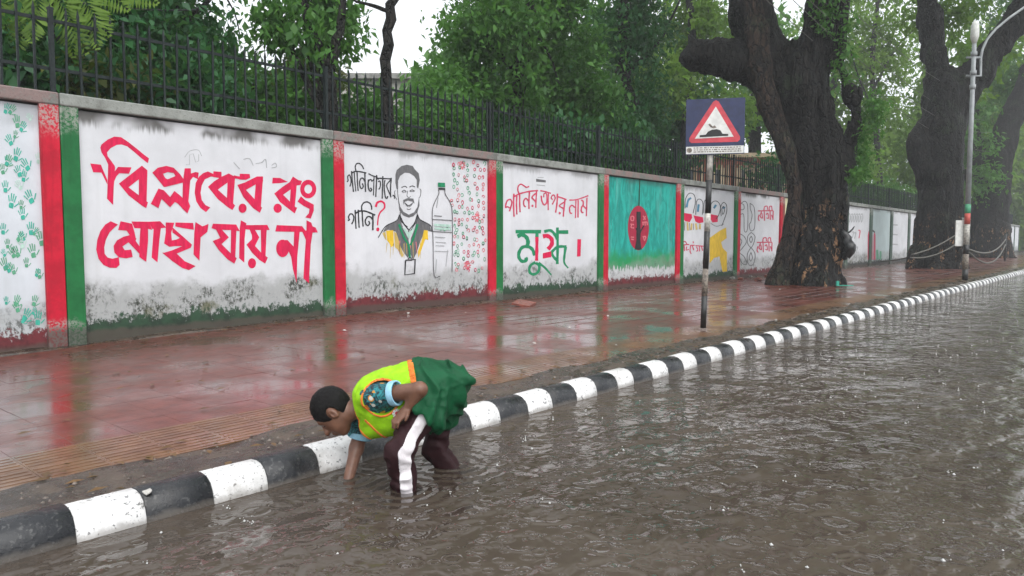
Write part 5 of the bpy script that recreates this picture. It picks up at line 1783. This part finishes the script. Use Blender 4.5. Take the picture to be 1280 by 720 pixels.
def shirt(Pt):
    d = torso(Pt, .010)
    d = smax(d, -((Pt - waist) @ axw) - .02, .01)
    d = smax(d, ((Pt - nk0) @ axw) - .005, .012)
    mN = sN + (elN - sN) * .50
    mF = sF + (elF - sF) * .70
    sl = cone(Pt, sN, mN, .062, .058)
    sl = smax(sl, ((Pt - mN) @ nrmz(elN - sN)), .004)
    d = smin(d, sl, .02)
    sl = cone(Pt, sF, mF, .062, .058)
    sl = smax(sl, ((Pt - mF) @ nrmz(elF - sF)), .004)
    d = smin(d, sl, .02)
    return d + vnoise(Pt, 22) * .005 + vnoise(Pt, 9, 3.) * .006


part('shirt', shirt, 'shirt', plo, phi)


def cuff(a, b_, t_):
    m0 = a + (b_ - a) * t_
    def fn(Pt):
        d = cone(Pt, a, m0 + (b_ - a) * .03, .065, .062)
        u = (Pt - m0) @ nrmz(b_ - a)
        d = smax(d, np.abs(u + .010) - .017, .003)
        return smax(d, -(cone(Pt, a, b_, .052, .052)), .003)
    return fn


part('cuff', cuff(sN, elN, .50), 'cuff', sN - .3, sN + .3, .004)
part('cuff', cuff(sF, elF, .70), 'cuff', sF - .3, sF + .3, .004)

armC = pp(385, 240, 3.53)


def vest0(Pt, g=.020):
    d = torso(Pt, g)
    d = d + vnoise(Pt, 7., 2.) * .008 + np.abs(vnoise(np.stack([Pt @ axw * .6, Pt @ Fh, Pt[..., 2] * 1.4 + Pt @ axw * .6], -1), 13., 6.)) * .024 + np.abs(vnoise(Pt, 30., 1.)) * .008 - .010
    d = smin(d, cone(Pt, pp(430, 330, 3.62), pp(345, 360, 3.66), .075 + g, .055 + g), .06)
    d = smax(d, -((Pt - waist) @ axw) - .045, .008)
    d = smax(d, ((Pt - nk0) @ axw) - .020, .012)
    return d


armF = sF + (elF - sF) * .25
def vest(Pt):
    d = vest0(Pt)
    d = smax(d, -cone(Pt, armC - Fh * .12, armC + Fh * .03, .088, .080), .006)
    d = smax(d, -cone(Pt, armF + Fh * .08, armF - Fh * .02, .08, .07), .006)
    d = smax(d, -(cone(Pt, nk0, nk1 - U_ * .03, .060, .075)), .006)
    return d


vo = part('vest', vest, 'vest')


def trim(Pt):
    d = vest0(Pt, .0235)
    ring = np.abs(cone(Pt, armC - Fh * .12, armC + Fh * .03, .094, .086)) - .006
    neck = np.abs(cone(Pt, nk0, nk1 - U_ * .03, .068, .083)) - .006
    hem = np.abs((Pt - waist) @ axw + .030) - .016
    fr = np.abs((Pt - chest) @ Fh + .045) - .006
    fr = np.maximum(fr, (Pt - chest) @ U_ + .05)
    band = np.minimum(np.minimum(ring, neck), hem)
    for A_, B_ in ((pp(318, 332, 3.6), pp(408, 428, 3.6)), (pp(268, 372, 3.6), pp(330, 440, 3.6))):
        ld = nrmz(B_ - A_); nn_ = nrmz(np.cross(ld, Fh))
        t_ = (Pt - A_) @ ld
        ln = np.abs((Pt - A_) @ nn_) - .007
        ln = np.maximum(ln, np.maximum(-t_, t_ - np.linalg.norm(B_ - A_)))
        ln = np.maximum(ln, (Pt - chest) @ Fh)
        band = np.minimum(band, ln)
    return np.maximum(np.maximum(d, band), -vest0(Pt, .016))


part('vest_trim', trim, 'vest_trim', h=.005)
# crest on the vest front
cr = pp(455, 318, 3.50)


def trousers(Pt):
    d = chain(Pt, [hN, kN, aN + np.array([0, 0, .05])], [.072, .068, .058], .03)
    d2 = chain(Pt, [hF, kF, aF + np.array([0, 0, .05])], [.072, .062, .052], .03)
    d = smin(d, d2, .02)
    d = smin(d, ellip(Pt, pel, np.eye(3), (.105, .105, .10)), .05)
    fold = np.sin((Pt @ nrmz(kN - hN)) * 62 + vnoise(Pt, 9) * 4) * .0045
    return d + vnoise(Pt, 16, 1.) * .006 + fold + np.abs(vnoise(Pt, 20., 5.)) * .014 - .004


part('trousers', trousers, 'maroon')


def stripe(Pt):
    off = -Fh * .064 + Rt * .010
    mid = (hN + kN) / 2
    cl = chain(Pt, [hN + off * 1.15, mid + off * 1.1 + Rt * .006, kN + off + Rt * .022, eN + off * .95 + Rt * .012, aN + off * .95], [.030, .030, .032, .032, .032], .004)
    return np.maximum(np.maximum(trousers(Pt) - .004, cl), -(trousers(Pt) + .006))


part('side_stripe', stripe, 'white_cloth', h=.005)


def shorts(Pt):
    ax = nrmz(waist - pel)
    bk = np.cross(ax, Fh); bk = bk if bk[2] > 0 else -bk; bk = nrmz(bk)
    A = [ax, bk, nrmz(np.cross(ax, bk))]
    d = ellip(Pt, pel + U_ * .004, A, (.155, .119, .138))
    d = smin(d, cone(Pt, hN, pp(572, 306, 3.56), .102, .108), .05)
    d = smin(d, cone(Pt, hF + Rt * .01, pp(652, 305, 3.82), .105, .100), .05)
    d = smin(d, cone(Pt, pp(700, 128, 3.70), pp(782, 164, 3.64), .050, .014), .03)
    d = smin(d, cone(Pt, pp(560, 160, 3.68), pel, .105, .12), .04)
    # hems across both thighs
    hemN = (Pt - pp(562, 345, 3.56)) @ nrmz(kN - hN)
    d = smax(d, hemN, .006)
    d = smax(d, ((Pt - waist) @ ax) - .004, .008)
    w_ = (Pt - pel) @ nrmz(kN - hN)
    fold = np.sin((Pt @ Rt) * 52 + (Pt @ Fh) * 18 + vnoise(Pt, 6.) * 5) * .007 * np.clip(.4 + w_ * 4, .1, 1.4)
    crease = np.abs(vnoise(np.stack([Pt @ Rt * 1.5 + Pt[..., 2] * .9, Pt @ Fh, Pt[..., 2] * .45], -1), 11., 8.)) * .040 + np.abs(vnoise(Pt, 24., 2.)) * .007
    return d + vnoise(Pt, 8, 3.) * .008 + fold * 1.3 + crease - .020


part('shorts', shorts, 'green_cloth', h=.005)
bpy.context.view_layer.update()
# crest printed on the vest: small white and red rosette set on the cloth
mb = MB()
ctr = None
dg = bpy.context.evaluated_depsgraph_get()
org = Vector(CAM)
dirv = Vector(ray(370 + 452 / 3.6, 430 + 312 / 3.6)).normalized()
hit = scene.ray_cast(dg, org, dirv)
if hit[0]:
    c_, n_ = hit[1], hit[2]
    a_ = n_.cross(Vector((0, 0, 1))).normalized(); u_ = a_.cross(n_)
    for k in range(8):
        an = k * math.pi / 4
        p0 = c_ + n_ * .006
        q0 = p0 + (a_ * math.cos(an) + u_ * math.sin(an)) * .022
        w_ = (a_ * -math.sin(an) + u_ * math.cos(an)) * .006
        mb.add([p0 - w_ * .4, p0 + w_ * .4, q0 + w_, q0 - w_], [(0, 1, 2, 3)])
    o = mb.build('crest', M['sign_white'], proot); o.location = -porg
    mb = MB(); mb.add([c_ + n_ * .008 + (a_ * math.cos(k * .785) + u_ * math.sin(k * .785)) * .010 for k in range(8)], [tuple(range(8))])
    o = mb.build('crest', M['sign_red'], proot); o.location = -porg

# ================================================================== LITTER
M['paper'] = plain('paper', (.46, .44, .41), .6, .2, 30, .2)
M['slab'] = plain('slab', (.22, .07, .05), .4, .4, 14, .4)
M['teal_plastic'] = plain('teal_plastic', (.03, .30, .22), .35, .2, 20, .1)
sl_p = on_z(655, 382, pave_z(9.3, 7.7))
mb = MB(); mb.box(sl_p + np.array([0, 0, .035]), (.42, .30, .035), R(25), (R(9), R(-4))); mb.box(sl_p + np.array([.05, .03, .012]), (.2, .16, .03), R(60))
tag(mb.build('broken_slab', M['slab']), 'broken red paving slab lying at the foot of the wall below the second slogan', 'slab')
scr = [(430, 414), (184, 612), (510, 394), (712, 409), (668, 428), (912, 380), (970, 399), (1010, 392), (760, 395), (582, 393), (770, 430), (975, 362), (940, 388)]
for i, (px, py) in enumerate(scr):
    g_ = on_z(px, py, .13); g_[2] = pave_z(g_[0], g_[1]) + .012
    s_ = random.uniform(.014, .032)
    b_ = MB()
    n_ = 7
    VV = [(0, 0, .014)] + [(s_ * random.uniform(.6, 1.2) * math.cos(k * 2 * math.pi / n_), s_ * random.uniform(.4, 1.) * math.sin(k * 2 * math.pi / n_), random.uniform(-.004, .012)) for k in range(n_)]
    b_.add(VV, [(0, 1 + k, 1 + (k + 1) % n_) for k in range(n_)])
    b_.add([(v[0], v[1], v[2] - .004) for v in VV], [(0, 1 + (k + 1) % n_, 1 + k) for k in range(n_)])
    o = b_.build('litter_scrap', M['paper']); o.location = g_; o.rotation_euler = (0, 0, random.uniform(0, 6))
    tag(o, 'small pale scrap of litter lying on the wet paving', 'litter', 'litter scraps on the paving')
for i, (px, py) in enumerate(((926, 350), (938, 347), (948, 351), (915, 349), (958, 346))):
    g_ = on_z(px, py, .15)
    b_ = bmesh.new(); bmesh.ops.create_icosphere(b_, subdivisions=2, radius=random.uniform(.06, .12))
    for v in b_.verts: v.co *= random.uniform(.75, 1.2); v.co.z *= .6
    me = bpy.data.meshes.new('rubble_stone'); b_.to_mesh(me); b_.free()
    o = link('rubble_stone', me, None, M['concrete'] if i % 2 else M['slab']); o.location = g_ + np.array([0, 0, .03])
    tag(o, 'lump of rubble at the wall foot between the graffiti and numeral panels', 'rubble', 'rubble at the wall foot')
g_ = on_z(1050, 358, .13)
mb = MB(); mb.box(g_ + np.array([.1, -.1, .02]), (.34, .10, .02), R(-45)); mb.box(g_ + np.array([-.06, .04, .07]), (.07, .04, .12), R(-45))
tag(mb.build('plastic_scrap', M['teal_plastic']), 'teal plastic offcut lying at the foot of the gnarled tree', 'litter')
# fallen leaves, uncountable
M['dead_leaf'] = leaf_mat('dead_leaf', (.05, .03, .015), (.16, .09, .035), .1)
VV, FF = [], []
for k in range(1300):
    x_, y_ = random.uniform(0, 30), random.choice([random.uniform(3.3, 3.9), random.uniform(3.4, 8.4), random.uniform(7.9, 8.5)])
    if x_ > 12 and random.random() < .4: y_ = random.uniform(6.5, 8.5)
    z_ = pave_z(x_, y_) + .010
    a, s_ = random.uniform(0, 6.3), random.uniform(.02, .05)
    ca, sa = math.cos(a) * s_, math.sin(a) * s_
    i = len(VV)
    VV += [(x_ - ca, y_ - sa, z_), (x_ - sa * .4, y_ + ca * .4, z_ + .008), (x_ + ca, y_ + sa, z_ + .003), (x_ + sa * .4, y_ - ca * .4, z_ + .006)]
    FF.append((i, i + 1, i + 2, i + 3))
o = link('fallen_leaves', raw_mesh('fallen_leaves', VV, FF), None, M['dead_leaf'])
tag(o, 'scattered brown fallen leaves on the wet pavement', 'leaves', kind='stuff')

# grit and pebbles in the mud
mb = MB()
for k in range(900):
    x_, y_ = random.uniform(0, 14) if k % 4 else random.uniform(0, 30), random.uniform(3.31, 3.74) if k % 6 else random.uniform(8.3, 8.5)
    r_ = random.uniform(.004, .014)
    z_ = pave_z(x_, y_) + .008
    VV = [(x_ + r_ * random.uniform(.6, 1.2), y_, z_), (x_, y_ + r_ * random.uniform(.6, 1.2), z_), (x_ - r_ * random.uniform(.6, 1.2), y_, z_), (x_, y_ - r_ * random.uniform(.6, 1.2), z_), (x_, y_, z_ + r_ * random.uniform(.4, .9))]
    mb.add(VV, [(0, 1, 4), (1, 2, 4), (2, 3, 4), (3, 0, 4)])
o = mb.build('gravel', plain('grit', (.16, .13, .11), .5, .5, 25, .2))
tag(o, 'grit and small pebbles in the muddy strip along the kerb', 'gravel', kind='stuff')

# rain hitting the water: small crowns and beads
mb = MB()
def bead(c, r_, el=1.0):
    VV = [(c[0] + r_, c[1], c[2]), (c[0], c[1] + r_, c[2]), (c[0] - r_, c[1], c[2]), (c[0], c[1] - r_, c[2]), (c[0], c[1], c[2] + r_ * el), (c[0], c[1], c[2] - r_)]
    mb.add(VV, [(0, 1, 4), (1, 2, 4), (2, 3, 4), (3, 0, 4), (1, 0, 5), (2, 1, 5), (3, 2, 5), (0, 3, 5)], True)
for k in range(1300):
    x_, y_ = random.uniform(.5, 24) if k % 3 else random.uniform(.5, 10), random.uniform(-9, 3.05)
    s_ = random.uniform(.3, 1.0)
    if random.random() < .12:
        bead((x_, y_, .012 * s_), .005 * s_, 5.0)
        bead((x_, y_, .055 * s_ + random.uniform(0, .02)), .0045 * s_)
    bead((x_, y_, .003), .010 * s_, .8)
    for j in range(random.choice([0, 0, 1, 1, 2, 3])):
        a = random.uniform(0, 6.3); d_ = random.uniform(.008, .03) * s_
        bead((x_ + d_ * math.cos(a), y_ + d_ * math.sin(a), random.uniform(.004, .03) * s_), random.uniform(.002, .0045))
o = mb.build('rain_splashes', M['splash'])
tag(o, 'white splashes of rain hitting the flood water', 'splashes', kind='stuff')

# ------------------------------------------------------------------ rain-laden air
hz = MB(); hz.box((85, 20, 19.0), (288, 278, 42.0))
ho = hz.build('haze', None)
hb = bpy.data.materials.new('haze'); hb.use_nodes = True
hb.node_tree.nodes.clear()
hv = hb.node_tree.nodes.new('ShaderNodeVolumePrincipled')
hv.inputs['Color'].default_value = (.93, .95, .97, 1)
hv.inputs['Density'].default_value = 0.0018
hmo = hb.node_tree.nodes.new('ShaderNodeOutputMaterial')
hb.node_tree.links.new(hv.outputs[0], hmo.inputs['Volume'])
ho.data.materials.append(hb)
tag(ho, kind='stuff')
